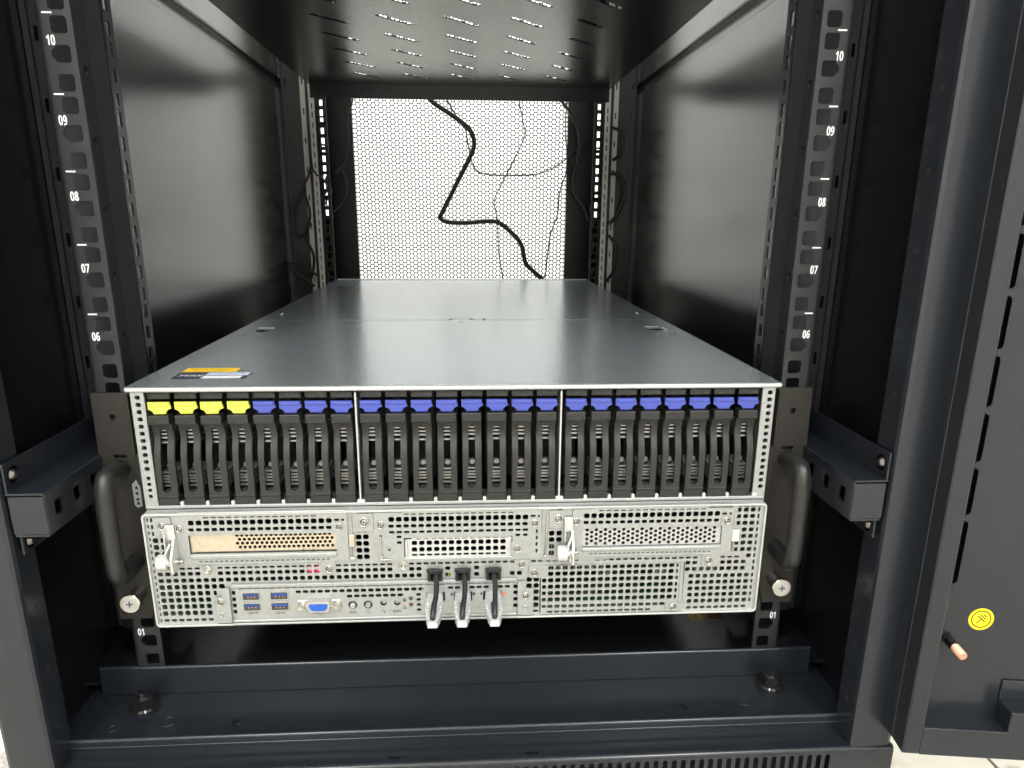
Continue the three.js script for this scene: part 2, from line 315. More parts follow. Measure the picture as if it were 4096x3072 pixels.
// rear door: dark frame with a hexagon-hole sheet
{
  const PX = 7.145, PY = 8.25, R = PX / 1.5, pos = [], x0 = -202.5, nx = 57, y0 = 120, ny = 82, rI = 3.28, zf = -1000, t = 1.2;
  const hex = [...Array(6)].map((_, i) => [R * Math.cos(i * Math.PI / 3), R * Math.sin(i * Math.PI / 3)]);
  const bars = j => { const y = y0 + PY * j; return y > 552 && y < 575; }, inn = [...Array(12)].map((_, i) => [rI * Math.cos(i * Math.PI / 6), rI * Math.sin(i * Math.PI / 6)]);
  const tri = (a, b, c) => pos.push(...a, ...b, ...c);
  for (let i = 0; i < nx; i++) for (let j = 0; j < ny; j++) {
    if (bars(j)) continue; const cx = x0 + PX * i, cy = y0 + PY * (j + (i % 2) * 0.5), P = (p, z) => [cx + p[0], cy + p[1], z];
    for (let k = 0; k < 6; k++) {
      const h0 = hex[k], h1 = hex[(k + 1) % 6], a = inn[2 * k], b = inn[2 * k + 1], c = inn[(2 * k + 2) % 12];
      for (const z of [zf, zf - t]) {
        const f = z === zf ? tri : (p, q, r) => tri(p, r, q);
        f(P(h0, z), P(b, z), P(a, z)); f(P(h0, z), P(h1, z), P(b, z)); f(P(h1, z), P(c, z), P(b, z));
      }
      for (const [p, q] of [[a, b], [b, c]]) { tri(P(p, zf), P(q, zf), P(p, zf - t)); tri(P(q, zf), P(q, zf - t), P(p, zf - t)); }
    }
  }
  const g = new THREE.BufferGeometry(); g.setAttribute('position', new THREE.Float32BufferAttribute(pos, 3)); g.computeVertexNormals();
  const door = part('rear_door', [-1, 1].map(s => plate(s < 0 ? rect(-300, -30, -204.6, TOP) : rect(201, -30, 300, TOP), [...Array(6)].map((_, i) => s < 0 ? rect(-266, 322 + 44 * i, -260.5, 360 + 44 * i, 1, 2) : rect(260, 322 + 44 * i, 265.5, 360 + 44 * i, 1, 2)), -1001, 2.4)).concat([box(-300, -30, -1016, -298, TOP, -985), box(298, -30, -1016, 300, TOP, -985), box(-206, -30, -1001, -204.4, TOP, -984), box(200.6, -30, -1001, 202.2, TOP, -984), box(-204.8, -30, -1014, 201.2, 117, -986), box(-204.8, 790, -1014, 201.2, TOP, -986), box(-204.8, 554, -1006, 201.2, 580, -998)]), M.panel, cab);
  part('perforated_sheet', g, M.paint, door);
  part('rear_jamb', [box(-300, -30, -985, -290, TOP, -904), box(290, -30, -985, 300, TOP, -904)], M.paint, cab);
  for (const s of [-1, 1]) {
    const f = g => s < 0 ? g : mirror(g, 'x'), hs = [], hb = [];
    for (let k = 3; k < 16; k++) { for (const d of [6.35, 22.22, 38.1]) hs.push(hole(-236.8, k * U + d, 2.4, 8.6, 0.5)); hb.push(hole(-253.4, k * U + 1, 2.4, 9.4, 0.6)); }
    part('slotted_strip', f(plate(rect(-241.4, 120, -232.6, 720), hs, -770, 1.2)), M.zincRear, cab);
    part('slotted_strip', f(plate(rect(-257.6, 120, -249.8, 720), hb, -788, 1.2)), M.zincRear, cab);
  }
}
// front door, swung open to the right
{
  const d = new THREE.Mesh(); d.name = 'front_door'; cab.add(d);
  const W = 250, slots = [];
  slots.push([102, 146]); for (let k = 0; k < 12; k++) slots.push([150.3 + 35.4 * k, 181.6 + 35.4 * k]);
  const sh = slots.map(([a, b]) => rect(20.9 - 2.7, a, 20.9 + 2.7, b, 2.6, 4));
  const g = geo([
    box(0, -19, -16.5, 12.1, TOP - 20, 0, 1.8), box(11.4, -19, -16.5, W, 2.6, -0.02, 0.8), box(65, -19, -16.4, W, 17.7, 0, 1.2),
    plate(rect(11.6, 2.3, W, TOP - 20), sh, -16.9, 0.9), box(64.4, 17.3, -16, W, 32.6, -14.4, 0.8),
    box(0, -19, -33, 3, TOP - 20, -16.4, 1), box(0.5, -19, -33, W, TOP - 20, -31)]);
  g.scale(0.001, 0.001, 0.001); d.geometry = g; d.material = M.paint; d.castShadow = d.receiveShadow = true;
  d.position.set(0.2955, -FY / 1000, 0.1 + 0.4); d.rotation.y = -8 * Math.PI / 180;
  d.userData.label = 'open front door with a column of vent slots'; off.set(d, [0, 0, 0]);
  const c = document.createElement('canvas'); c.width = c.height = 256; const x = c.getContext('2d');
  x.fillStyle = '#f6dd12'; x.fillRect(0, 0, 256, 256); x.strokeStyle = '#33260a'; x.lineWidth = 13; x.beginPath(); x.arc(128, 128, 96, 0, 7); x.stroke();
  x.save(); x.translate(128, 128); x.rotate(0.70); x.lineWidth = 13;
  for (const [a, b, u, v] of [[0, 62, 0, -4], [-52, -4, 52, -4], [-40, -30, 40, -30], [-20, -54, 20, -54]]) { x.beginPath(); x.moveTo(a * 1, b); x.lineTo(u, v); x.stroke(); }
  x.restore();
  const t = new THREE.CanvasTexture(c); t.colorSpace = THREE.SRGBColorSpace;
  const disc = new THREE.CylinderGeometry(8.0, 8.0, 0.12, 40); disc.rotateX(Math.PI / 2); 
  { const p = disc.attributes.position, uv = disc.attributes.uv; for (let i = 0; i < p.count; i++) uv.setXY(i, 0.5 + p.getX(i) / 16, 0.5 + p.getY(i) / 16); }
  disc.translate(43.1, 77, -15.92);
  part('earth_sticker', disc, std(0xffffff, 0.45, 0, { map: t }), d, true).userData.label = 'round yellow sticker with the earth symbol';
  const st = part('earth_stud', [cyl('z', 24.1, 61.5, -16, 3.2, 10.5, 20), cyl('z', 24.1, 61.5, -16, 4.2, 2, 20)], M.blackBolt, d);
  const thr = []; for (let k = 0; k < 10; k++) thr.push(cyl('z', 24.1, 61.5, -5.6 + k * 1.0, 2.55, 0.5, 20, 2.95), cyl('z', 24.1, 61.5, -5.1 + k * 1.0, 2.95, 0.5, 20, 2.55));
  thr.push(cyl('z', 24.1, 61.5, 4.4, 2.8, 0.6, 20, 2.3));
  part('copper_thread', thr, M.copper, st);
}

// ---------------------------------------------------------------- the vented shelf above the server
{
  const sh = thing('vented_shelf', 'black steel shelf with rows of slanted slots, above the server', 'rack shelf', [0, 495, -350]);
  const slots = [];
  for (let i = 0; i < 5; i++) for (let j = -3; j < 5; j++) {
    const cx = -127.5 + 65 * i, cz = -304 - 75.5 * j, w = 3.3, p = [];
    if (cz > -40) continue;
    const dx = 16.5, dz = -18, l = Math.hypot(dx, dz), ax = dx / l, as = -dz / l;          // shape plane is (x, -z)
    for (let k = 0; k <= 6; k++) { const t = -Math.PI / 2 + Math.PI * k / 6, u = 21.8 + w * Math.cos(t), v = w * Math.sin(t); p.push([cx + ax * u - as * v, -cz + as * u + ax * v]); }
    for (let k = 0; k <= 6; k++) { const t = Math.PI / 2 + Math.PI * k / 6, u = -21.8 + w * Math.cos(t), v = w * Math.sin(t); p.push([cx + ax * u - as * v, -cz + as * u + ax * v]); }
    slots.push(poly(p));
  }
  const body = part('shelf_plate', [plateY(rect(-222, 30, 222, 681), slots, 514, 1.0)], M.shelf, sh);
  part('rear_lip', box(-222, 495, -683, 222, 515.6, -681, 0.7), M.paint, sh);
  for (const x of [-223.6, 222]) part('side_flange', box(x, 514, -682, x + 1.6, 522, -30), M.panel, sh);
}

// ---------------------------------------------------------------- the server
const srv = thing('rack_server', 'silver rack server with grey lid, drive bays above and perforated expansion panels below', 'server', [0, 47.5, -400]);
const row = (x0, x1, n, y, w, h, c) => h > 1.2 ? rowH(x0, x1, n, y, w + 0.2, h + 0.25, c) : rowH(x0, x1, n, y, w, h, c);
const rowH = (x0, x1, n, y, w, h, c) => [...Array(n)].map((_, i) => hole(n > 1 ? x0 + (x1 - x0) * i / (n - 1) : x0, y, w, h, c));
function screw(x, y, z, r, parent, cross = true) {                    // pan-head screw: head, rim, cross recess
  const tr = new THREE.TorusGeometry(r * 0.86, r * 0.17, 8, 26); tr.translate(x, y, z + 0.5);
  const g = [cyl('z', x, y, z, r * 0.9, 0.45, 24), tr, cyl('z', x, y, z + 0.4, r * 0.62, 1.0, 22, r * 0.34)];
  const s = part('screw', g, M.chrome, parent);
  if (cross) part('recess', [cyl('z', x, y, z + 0.42, r * 0.76, 0.04, 24), box(x - r * 0.4, y - 0.22, z + 1.0, x + r * 0.4, y + 0.22, z + 1.46), box(x - 0.22, y - r * 0.4, z + 1.0, x + 0.22, y + r * 0.4, z + 1.47)], M.ink, s);
  return s;
}
// lid in two pieces, with their latch openings, rivets and seam
{
  const half = (cx, cz, w, d) => { const p = [[cx - w / 2, -(cz - d * 0.45)], [cx + w / 2, -(cz - d * 0.45)]]; for (let i = 0; i <= 10; i++) { const t = Math.PI * i / 10; p.push([cx + w / 2 * Math.cos(t), -(cz + d * 0.1 + d * 0.45 * Math.sin(t))]); } return poly(p); };
  const front = part('front_lid', [
    plateY(poly([[-220, -19], [220, -19], [220, 297], [8, 297], [7.6, 304.5], [-11.6, 304.5], [-12, 297], [-220, 297]]), [half(-195, -229, 14, 20), half(194.5, -231, 14, 20)], 220.0, 1.4),
    box(-220, 219, -298, -218.8, 221, 10), box(218.8, 219, -298, 220, 221, 10)], M.lid, srv);
  part('lid_edge', box(-220.2, 218.2, 16.6, 220.2, 221.5, 20.8, 1.5), M.zincBright, front);
  part('latch_well', [box(-206, 214, -248, -184, 214.6, -206), box(184, 214, -250, 206, 214.6, -208)], M.ink, front);
  const dim = [[-203.4, -261.4], [-190.4, -192.9], [-203, -196], [-102.5, -259.7], [-155.3, -263], [188.9, -196.9], [196.2, -186.1], [204.7, -196.5], [202.4, -268.9], [98.9, -264.6], [-197, -186]];
  part('rivet', dim.map(([x, z]) => { const g = new THREE.SphereGeometry(2, 14, 7, 0, Math.PI * 2, 0, Math.PI / 2); g.scale(1, 0.35, 1); g.translate(x, 221.4, z); return g; }), M.chrome, front);
  part('latch_edge', [box(-203, 221.3, -241.5, -187.5, 222.2, -240, 0.3), box(187, 221.3, -243.5, 202, 222.2, -242, 0.3), box(203.5, 221.3, -240, 205, 222.2, -221, 0.3)], M.zincBright, front);
  part('screw', [cyl('y', -2, 221.3, -290, 2.2, 0.8, 16), cyl('y', 9, 221.3, -312, 1.6, 0.6, 12), cyl('y', 23, 221.3, -303, 1.6, 1.2, 12)], M.nickel, front);
  const rear = part('rear_lid', [
    plateY(poly([[-220, 300.4], [-15, 300.4], [-14.6, 309.4], [10.6, 309.4], [11, 300.4], [220, 300.4], [220, 818], [-220, 818]]), [rect(-206.6, 342, -204.8, 356, 0.8), rect(203.2, 345, 205, 359, 0.8)], 219.9, 1.4),
    box(-220.6, 205, -818, -219.2, 220.6, -299, 0.5), box(219.2, 205, -818, 220.6, 220.6, -299, 0.5)], M.lid, srv);
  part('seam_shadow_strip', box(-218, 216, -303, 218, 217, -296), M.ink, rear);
  part('hinge_slit', [box(-206.4, 220.6, -355, -205, 222.3, -343, 0.4), box(203.4, 220.6, -358, 204.8, 222.3, -346, 0.4)], M.zincBright, rear);
  part('rear_hem', box(-220, 218, -819.5, 220, 222.3, -817.8, 0.7), M.zincBright, rear);
  part('paint_chip', cyl('y', -97.9, 221.25, -511.5, 1.1, 0.25, 10), M.ink, rear);
  const cv = (w, h, f) => { const c = document.createElement('canvas'); c.width = w; c.height = h; f(c.getContext('2d')); const t = new THREE.CanvasTexture(c); t.colorSpace = THREE.SRGBColorSpace; return t; };
  const label = (name, x0, z0, x1, z1, y, tex) => { const g = new THREE.PlaneGeometry(x1 - x0, z1 - z0); g.rotateX(-Math.PI / 2); g.translate((x0 + x1) / 2, y, (z0 + z1) / 2); return part(name, g, std(0xffffff, 0.38, 0, { map: tex }), front, true); };
  label('warning_label', -201, -43.5, -163, -29.5, 221.46, cv(380, 140, x => { x.fillStyle = '#ffcf10'; x.fillRect(0, 0, 380, 140); x.fillStyle = '#4a3a10'; x.font = 'bold 26px sans-serif'; x.fillText('CAUTION: Read Manual', 36, 50); x.fillText('before removing cover', 60, 88); x.font = '20px sans-serif'; x.fillText('Disconnect all power cords', 50, 120); }))
    .userData.label = 'yellow warning label with dark print';
  label('product_label', -200.5, -28.6, -150, -6.6, 221.5, cv(760, 330, x => {
    x.fillStyle = '#33364a'; x.fillRect(0, 0, 760, 330); x.fillStyle = '#eceef0'; x.font = 'italic bold 100px sans-serif'; x.fillText('TYAN', 22, 210);
    x.fillStyle = '#d6dcec'; x.fillRect(300, 16, 440, 150); x.fillStyle = '#5d6fb0'; x.font = 'bold 34px sans-serif'; x.fillText('HPC PLATFORM SERVER', 312, 62); x.fillText('B7119 F83 4U BAREBONE', 312, 104); x.fillText('4U 10GPU 24BAY 2.5', 312, 146);
    x.fillStyle = '#f3f3f6'; x.fillRect(300, 190, 400, 124); x.fillStyle = '#99a'; x.font = '26px sans-serif'; x.fillText('S/N', 320, 260);
  })).userData.label = 'navy and white product label';
}
// chassis shell
part('chassis', [
  box(-217, 48, -815, -215.8, 219, 17), box(215.8, 48, -815, 217, 219, 17), box(-217, 47.5, -815, 217, 48.7, 22), box(-216, 48, -815, 216, 219, -813.6)], M.zinc, srv);
part('bay_backing', [box(-215.5, 134.6, -64, 215.5, 218, -62), box(-215.5, 217, -63, 215.5, 218.2, 16), box(-215.5, 135.3, -62, 215.5, 136, -5), box(-215.6, 136, -62, -207.6, 217, 12), box(206.6, 136, -62, 215.6, 217, 12), box(-215.5, 134.2, -810, 215.5, 134.9, -64)], M.dark, srv);
// drive bay frame: side strips with square holes, dividers, bottom lip with tabs
{
  const hs = s => { const h = []; for (let i = 0; i < 11; i++) h.push(hole(s * 212.6, 214.6 - 4.95 * i, 3.3, 2.9)); for (const y of s < 0 ? [158.3, 154, 149.6, 145.2] : [160.2, 155.3, 150.4, 145.5]) h.push(hole(s * 212.6, y, s < 0 ? 2.6 : 3.3, s < 0 ? 2.5 : 2.9)); return h; };
  part('bay_frame', [plate(rect(-217, 138, -208.4, 218.2), hs(-1), 17.6, 1.2), plate(rect(207.3, 138, 215.8, 218.2), hs(1), 17.6, 1.2),
    box(-217, 136.1, -4, 216, 138.5, 19.6, 0.7), box(-217, 134.7, -4, 216.2, 135.2, 18.6), box(-216, 133.4, -4, 216, 134.4, 23.2, 0.4)], M.zinc, srv);
  for (const x of [-71.4, 67.6]) part('bay_divider', [box(x - 0.6, 139, -4, x + 0.6, 216.8, 18.2, 0.3)], M.zincBright, srv);
  const tabs = [];
  for (let b = 0; b < 3; b++) for (let i = 1; i < 8; i++) tabs.push(box([-207.6, -68.7, 71][b] + 17.08 * i - 3.0, 138.2, 16.6, [-207.6, -68.7, 71][b] + 17.08 * i - 0.6, 141.2, 19.5, 0.4));
  tabs.push(box(-73.6, 138.2, 16.6, -68.2, 140.6, 19.5, 0.5), box(65, 138.2, 16.6, 70.6, 140.6, 19.5, 0.5), box(207, 138.2, 16.6, 211, 140.8, 19.5, 0.5));
  part('bay_tab', tabs, M.zincBright, srv);
}
// lower front: rim, base panel with the hole grid
const ZB = 22.6;
{
  part('front_rim', [plate(rect(-218.8, 47.6, 217, 134.6, 3, 4), [rect(-217.4, 49.1, 215.6, 133.0, 2, 3)], 18, 6.7, 0.35)], M.zincBright, srv);
  const H = [], g = (x, y, w = 3.95, h = 3.85) => H.push(hole(x, y, w, h));
  const L = k => -212 + 5.137 * k;
  // left edge columns
  for (const y of [129.3, 124.2, 119.1]) g(-213, y, 1.5, 3.2);
  for (const [y, n] of [[114, 2], [108.9, 3], [103.7, 3], [98.6, 3], [93.3, 2]]) for (let k = 0; k < n; k++) if (!(k === 2 && y > 108)) g(L(k), y, k === 2 ? 2 : 3.6);
  for (const x of [-210.8, -206.9]) g(x, 117.7, 3, 0.5);
  for (const x of [-206.4, -201.2]) g(x, 133.0, 3.2, 1.9);
  g(-67.2, 132.6, 3.4, 2.1); g(67.9, 132.4, 3.4, 2.1);
  // narrow side column
  for (let i = 0; i < 17; i++) g(-215.6, 129.5 - 4.85 * i, 1.1, 2.6);
  // rows that run across
  for (let k = 2; k <= 81; k++) { const x = L(k); if (Math.abs(x + 179.2) < 5.6 || Math.abs(x + 95.3) < 6 || Math.abs(x + 43) < 5.4 || (x > 37 && x < 46) || (x > 84.5 && x < 92 ) || (x > 172 && x < 184.5) || x > 200) continue; g(x, 92.3, 3.6, 1.7); }
  for (let k = 0; k <= 81; k++) { const x = L(k); if (Math.abs(x + 179.2) < 5.6 || Math.abs(x + 95.3) < 6 || Math.abs(x + 43) < 5.4 || (x > 11.6 && x < 30.4) || (x > -28.8 && x < -12.8) || (x > -7.6 && x < 8.6) || (x > 33.5 && x < 162) || (x > 172 && x < 184.5)) continue; g(x, 88.2, 3.6, 3.0); }
  for (let k = 0; k <= 81; k++) { const x = L(k); if ((x > 11.6 && x < 30.4) || (x > -28.8 && x < -12.8) || (x > -7.6 && x < 8.6) || (x > 40 && x < 162)) continue; g(x, 83.1, 3.6, 3.3); }
  for (const y of [78.0, 72.9, 67.8, 62.7, 57.5]) { for (let k = 0; k < 8; k++) if (!(k === 7 && y < 70)) g(L(k), y, k === 7 && y < 74 ? 2.2 : 3.6); if (y > 75) g(L(8), y); for (let k = 0; k < 9; k++) g(166.2 + 5.18 * k, y - 0.6, 3.6, 3.3); g(212, y - 0.6, 1.6, 3.1); }
  for (let k = 0; k < 7; k++) g(L(k) + 0.2, 52.0, 3.6, 2.2);
  for (let k = 0; k < 9; k++) g(166.2 + 5.15 * k, 51.6, 3.6, 2.2);
  for (const y of [88, 83]) g(212, y, 1.6, 3.1);
  for (const y of [93.1, 98.2, 103.4, 108.6, 113.7, 118.9, 124.2, 129.2, 132.3]) for (const x of [197.8, 202.6, 207.7, 212]) { if (y > 105 && y < 116 && x < 200) continue; if (y < 94 && x < 200) continue; g(x, y, x > 211 ? 1.6 : x < 200 ? 2.7 : 3.6, y > 131 ? 1.5 : 3.3); }
  for (const y of [113.8, 108.8, 103.6, 98.5]) { g(-73.5, y); g(-68.5, y); g(62.5, y); if (y > 106) g(67.8, y); }
  for (const x of [-73.4, -68.4, 62.5, 67.8]) g(x, 117.6, 3.4, 0.5);
  for (const [x, y] of [[46.9, 77.7], [46.9, 72.7]]) g(x, y);
  for (const y of [77.7, 72.7, 67.6, 62.2, 57.1]) g(52.1, y); g(52.1, 52, 3.6, 1.8);
  for (const y of [72.6, 67.5, 62.6, 57.6]) g(-163.4, y, 2.6, 3.2); for (const y of [72.4, 67.6, 62.3, 57]) g(37, y, 3, 3.1);
  // openings behind the riser brackets, the rear-panel shield and the mesh cover
  H.push(rect(-190, 102.6, -82.5, 131.8), rect(-52.6, 98, 55.4, 131.8), rect(84, 102.2, 192.4, 131.8), rect(-160.8, 54.4, -30.5, 77), rect(-29.8, 62, 33.8, 75), rect(54.6, 50.4, 157.5, 88.7));
  for (const [a, b] of [[-26.2, -15.5], [-6.4, 4.4], [15.4, 26.3]]) H.push(rect(a + 1.5, 80.6, b - 1.5, 87.4));
  // a hole that cuts another would break the sheet: keep only those clear of the openings
  const boxes = H.map(h => { const p = h.getPoints(); const xs = p.map(q => q.x), ys = p.map(q => q.y); return [Math.min(...xs), Math.min(...ys), Math.max(...xs), Math.max(...ys)]; });
  const big = boxes.map((b, i) => (b[2] - b[0]) * (b[3] - b[1]) > 40 ? i : -1).filter(i => i >= 0);
  const keep = H.filter((h, i) => { const b = boxes[i]; if (big.includes(i)) return true; return !big.some(j => { const q = boxes[j]; return b[0] < q[2] + 0.4 && b[2] > q[0] - 0.4 && b[1] < q[3] + 0.4 && b[3] > q[1] - 0.4; }) && !boxes.some((q, j) => j < i && !big.includes(j) && b[0] < q[2] + 0.15 && b[2] > q[0] - 0.15 && b[1] < q[3] + 0.15 && b[3] > q[1] - 0.15); });
  part('front_panel', plate(rect(-217.4, 49.1, 215.6, 133), keep, ZB - 1, 1), M.zinc, srv);
}
// riser brackets
function bentFlange(x0, x1, y, z) { return [box(x0, y - 1.0, z - 3.5, x1, y + 1.0, z + 0.8, 0.9)]; }
const riserTop = (x0, n, step) => [...row(x0, x0 + step * (n - 1), n, 127.2, 3.7, 3.5), ...row(x0 - 0.3, x0 - 0.3 + step * (n - 1), n, 122.1, 3.5, 2.3), ...row(x0 + 2 * step, x0 + step * 16, 15, 131.0, 3.6, 0.9, 0.2)];
const ZR = 23.9;
{
  // left riser: beige low-profile card bracket with round holes
  const b = part('riser_bracket', [plate(poly([[-199, 96.2], [-80.6, 96.2], [-80.6, 133.6], [-180.4, 133.6], [-180.8, 132.6], [-198.6, 132.6], [-199, 118]]), [...riserTop(-186.4, 19, 5.185), hole(-87.7, 127.6, 3.5, 1.9), hole(-83.6, 127.6, 1.8, 1.9), rect(-189.3, 103.8, -88.8, 118.0)], ZR - 1, 1),
    ...bentFlange(-194.4, -81, 134.3, ZR), box(-189.6, 100, ZR - 0.9, -88.6, 103.6, ZR + 1.4, 1.0), box(-186, 96.3, ZR - 0.5, -99, 97.1, ZR + 0.9, 0.3)], M.zinc, srv);
  const dents = []; for (let i = 0; i < 26; i++) dents.push(box(-183.6 + 3.5 * i, 97.7, ZR - 0.2, -181.6 + 3.5 * i, 98.5, ZR + 0.15));
  part('dent', dents, M.ink, b);
  const hh = []; for (const [y, x0] of [[116.5, -157.2], [113.4, -155.6], [110.5, -157.2], [107.5, -155.6]]) for (let i = 0; i < 20; i++) hh.push(circ(x0 + 3.345 * i, y, 1.22, 10));
  part('card_bracket', plate(rect(-189.1, 104.0, -89, 117.8), hh, ZR - 3.2, 1), M.brass, b).userData.label = 'beige expansion card bracket with round holes';
  part('card_gap', box(-187, 103.7, ZR - 3, -89.4, 104.5, ZR - 2), M.ink, b);
  for (const x of [-112.3, -105.6]) part('dent', box(x - 0.5, 103.6, ZR - 1.9, x + 0.5, 104.9, ZR - 0.6), M.ink, b);
  screw(-206.2, 125.4, ZB + 1, 2.9, b); screw(-194.5, 123.2, ZR, 2.8, b); screw(-86.3, 122.6, ZR, 2.8, b);
  part('screw_plate', [plate(rect(-211.8, 118.2, -200, 131.4, 0.8), [], ZB, 1)], M.zinc, b);
  part('side_latch', [box(-80.1, 107.2, ZR - 1, -75.8, 116.8, ZR + 1.4, 0.9)], M.brass, b);
  part('spring_wire', [tube([[-77.9, 129.4, ZR], [-77.9, 117, ZR + 0.8]], 0.45, 4, 8), tube([[-78.3, 106.6, ZR + 0.6], [-78.5, 97.3, ZR]], 0.45, 4, 8), box(-80, 96.6, ZR - 1, -76.6, 99, ZR + 0.6, 0.4)], M.nickel, b);
  part('mount_plate', [plate(rect(-100.1, 85.4, -90.6, 96.4, 0.8), [], ZB, 1)], M.zinc, b); screw(-95.2, 90.4, ZB + 1, 3, b); 
}
{
  // middle riser: blanked slot with a square grid
  const b = part('riser_bracket', [plate(poly([[-62.4, 119], [-60.6, 96.4], [-44, 94.6], [56.6, 95], [55, 117], [55, 133.2], [38, 133.2], [37.4, 134], [-41.6, 133.8], [-42, 132.4], [-62.4, 132.4]]), [...riserTop(-50.2, 19, 5.21).filter(h => { const p = h.getPoints()[0]; return p.x > -53; }), ...row(-50.2, 43.6, 19, 117.5, 3.5, 1.7), hole(48.9, 127.9, 3.5, 1.7), hole(53.0, 127.9, 1.6, 1.7), hole(-45.2, 113.9, 3.4, 2.1), hole(-45.2, 109.5, 3.4, 2.1), hole(38.2, 113.6, 3.3, 2), hole(43.5, 113.6, 3.3, 2),
    ...[116.2, 111.3, 106.4, 101.2].map(y => hole(51.7, y, 1.4, 2.9)), rect(-42, 96.6, 34.4, 112.9)], ZR - 1, 1), ...bentFlange(-54.4, 53.4, 133.9, ZR)], M.zinc, srv);
  part('slot_blank', [plate(poly([[-41.5, 97], [33.8, 97.4], [33.8, 112.2], [-36.5, 112.4], [-37, 111.4], [-41.5, 111]]), [...row(-34.8, 27.8, 13, 108.4, 3.6, 3.2), ...row(-34.9, 27.8, 13, 103.4, 3.6, 3.3), ...row(-34.9, 27.8, 13, 99.2, 3.6, 1.5), ...row(-31.9, 27.9, 12, 111.4, 3.8, 0.6)], ZR - 2.2, 1), box(-42.4, 96, ZR - 2, 35.2, 97.0, ZR - 0.4, 0.3), box(-41.2, 98.5, ZR - 1.4, -39.6, 110.5, ZR + 0.6, 0.6)], M.zincBright, b);
  part('round_tab', [plate(rect(33, 97.6, 42.8, 110, 4.4, 6), [], ZR, 0.9)], M.zinc, b); screw(37.9, 103.6, ZR + 0.9, 3.1, b);
  part('screw_plate', [plate(rect(-73.8, 118.2, -62.8, 131.8, 1), [], ZB, 1)], M.zinc, b); screw(-69.2, 125.5, ZB + 1, 3.6, b); screw(-57.7, 123.2, ZR, 3.1, b); screw(50.3, 122.5, ZR, 2.9, b);
  part('latch_hook', [box(-58.6, 101, ZR - 1, -57.4, 115, ZR + 1.8, 0.5), box(-59.4, 96.8, ZR, -52, 98, ZR + 2.4, 0.5), cyl('z', -57.8, 99.8, ZR, 1.5, 3, 12), cyl('z', -58, 109, ZR, 0.9, 2.6, 10)], M.chrome, b);
  part('finger_hole', [cyl('z', -52.4, 104.2, ZR - 0.02, 1.1, 0.1, 14), box(-59, 114.2, ZR - 0.02, -57, 115.6, ZR + 0.08)], M.ink, b);
  screw(-43, 91.2, ZB, 3.2, b, false); screw(-179.2, 91.3, ZB, 3, b, false); part('thread_hole', [cyl('z', -43, 91.2, ZB + 1.22, 1.1, 0.1, 14), cyl('z', -179.2, 91.3, ZB + 1.22, 1.1, 0.1, 14)], M.ink, b);
  part('mount_plate', [plate(rect(36, 86, 46, 94.4, 1), [], ZB, 1), plate(rect(46.4, 79.4, 59.8, 89.2, 2, 3), [], ZB, 1)], M.zinc, b); screw(41.2, 90.8, ZB + 1, 2.9, b); screw(50.4, 83.8, ZB + 1, 3.1, b);
  part('wire_clip', [tube([[59, 129.5, ZR], [58.8, 119, ZR + 1], [58.4, 108, ZR + 1], [58, 97.4, ZR]], 0.55, 12, 8), box(56.6, 96.4, ZR - 0.6, 59.4, 97.6, ZR + 1, 0.4)], M.nickel, b);
}
{
  // right riser: grey card bracket with staggered holes
  const b = part('riser_bracket', [plate(poly([[80, 95.8], [193, 95.2], [194, 128], [192.4, 131.6], [174.4, 131.6], [174, 133], [91.6, 133], [91, 132.4], [77, 132.4], [77, 119]]), [...riserTop(87, 19, 5.235).filter(h => { const p = h.getPoints()[0]; return p.y < 129 || p.x > 95; }), hole(186.5, 127, 3.4, 1.7), hole(190.9, 127, 1.8, 1.7), rect(84, 102.9, 185.6, 117.5)], ZR - 1, 1),
    ...bentFlange(78.6, 192.3, 133.7, ZR), box(84, 99.6, ZR - 0.9, 186, 102.7, ZR + 1.2, 1), box(88, 95.8, ZR - 0.5, 180, 96.6, ZR + 0.9, 0.3)], M.zinc, srv);
  const dents = []; for (let i = 0; i < 26; i++) dents.push(box(90 + 3.45 * i, 97.4, ZR - 0.2, 92 + 3.45 * i, 98.2, ZR + 0.15));
  part('dent', dents, M.ink, b);
  const hh = []; for (let i = 0; i < 30; i++) { const x = 88 + 3.31 * (i - 1), odd = (i + 1) % 2; if (x < 84.6 || x > 184) continue; for (const y of odd ? [113.8, 110.4, 107.0] : [115.6, 112.1, 108.6, 105.0]) hh.push(circ(x, y, 1.3, 10)); }
  part('card_bracket', plate(rect(84.2, 103.1, 185.4, 117.3), hh, ZR - 2.6, 1), M.lilac, b).userData.label = 'grey expansion card bracket with staggered round holes';
  screw(66.9, 125.5, ZB + 1, 3.4, b); screw(79.7, 123.1, ZR, 2.9, b); screw(188.3, 122.1, ZR + 0.8, 2.9, b);
  part('screw_plate', [plate(rect(60.6, 117.9, 71.8, 131.6, 1), [], ZB, 1), plate(rect(184.2, 117.6, 192.6, 126, 1), [], ZR, 0.8)], M.zinc, b);
  part('side_latch', [box(193.2, 105, ZR - 1, 199.2, 114.7, ZR + 1.2, 1.2)], M.alu, b);
  part('spring_wire', [tube([[194.6, 128.7, ZR], [194.4, 116, ZR + 0.8]], 0.6, 4, 8), tube([[194.6, 104.6, ZR + 0.6], [195, 97.6, ZR]], 0.6, 4, 8)], M.nickel, b);
  part('mount_plate', [plate(rect(172.8, 85.4, 183.6, 96, 0.8), [], ZB, 1)], M.zinc, b); screw(177.8, 90.4, ZB + 1, 3, b);
}
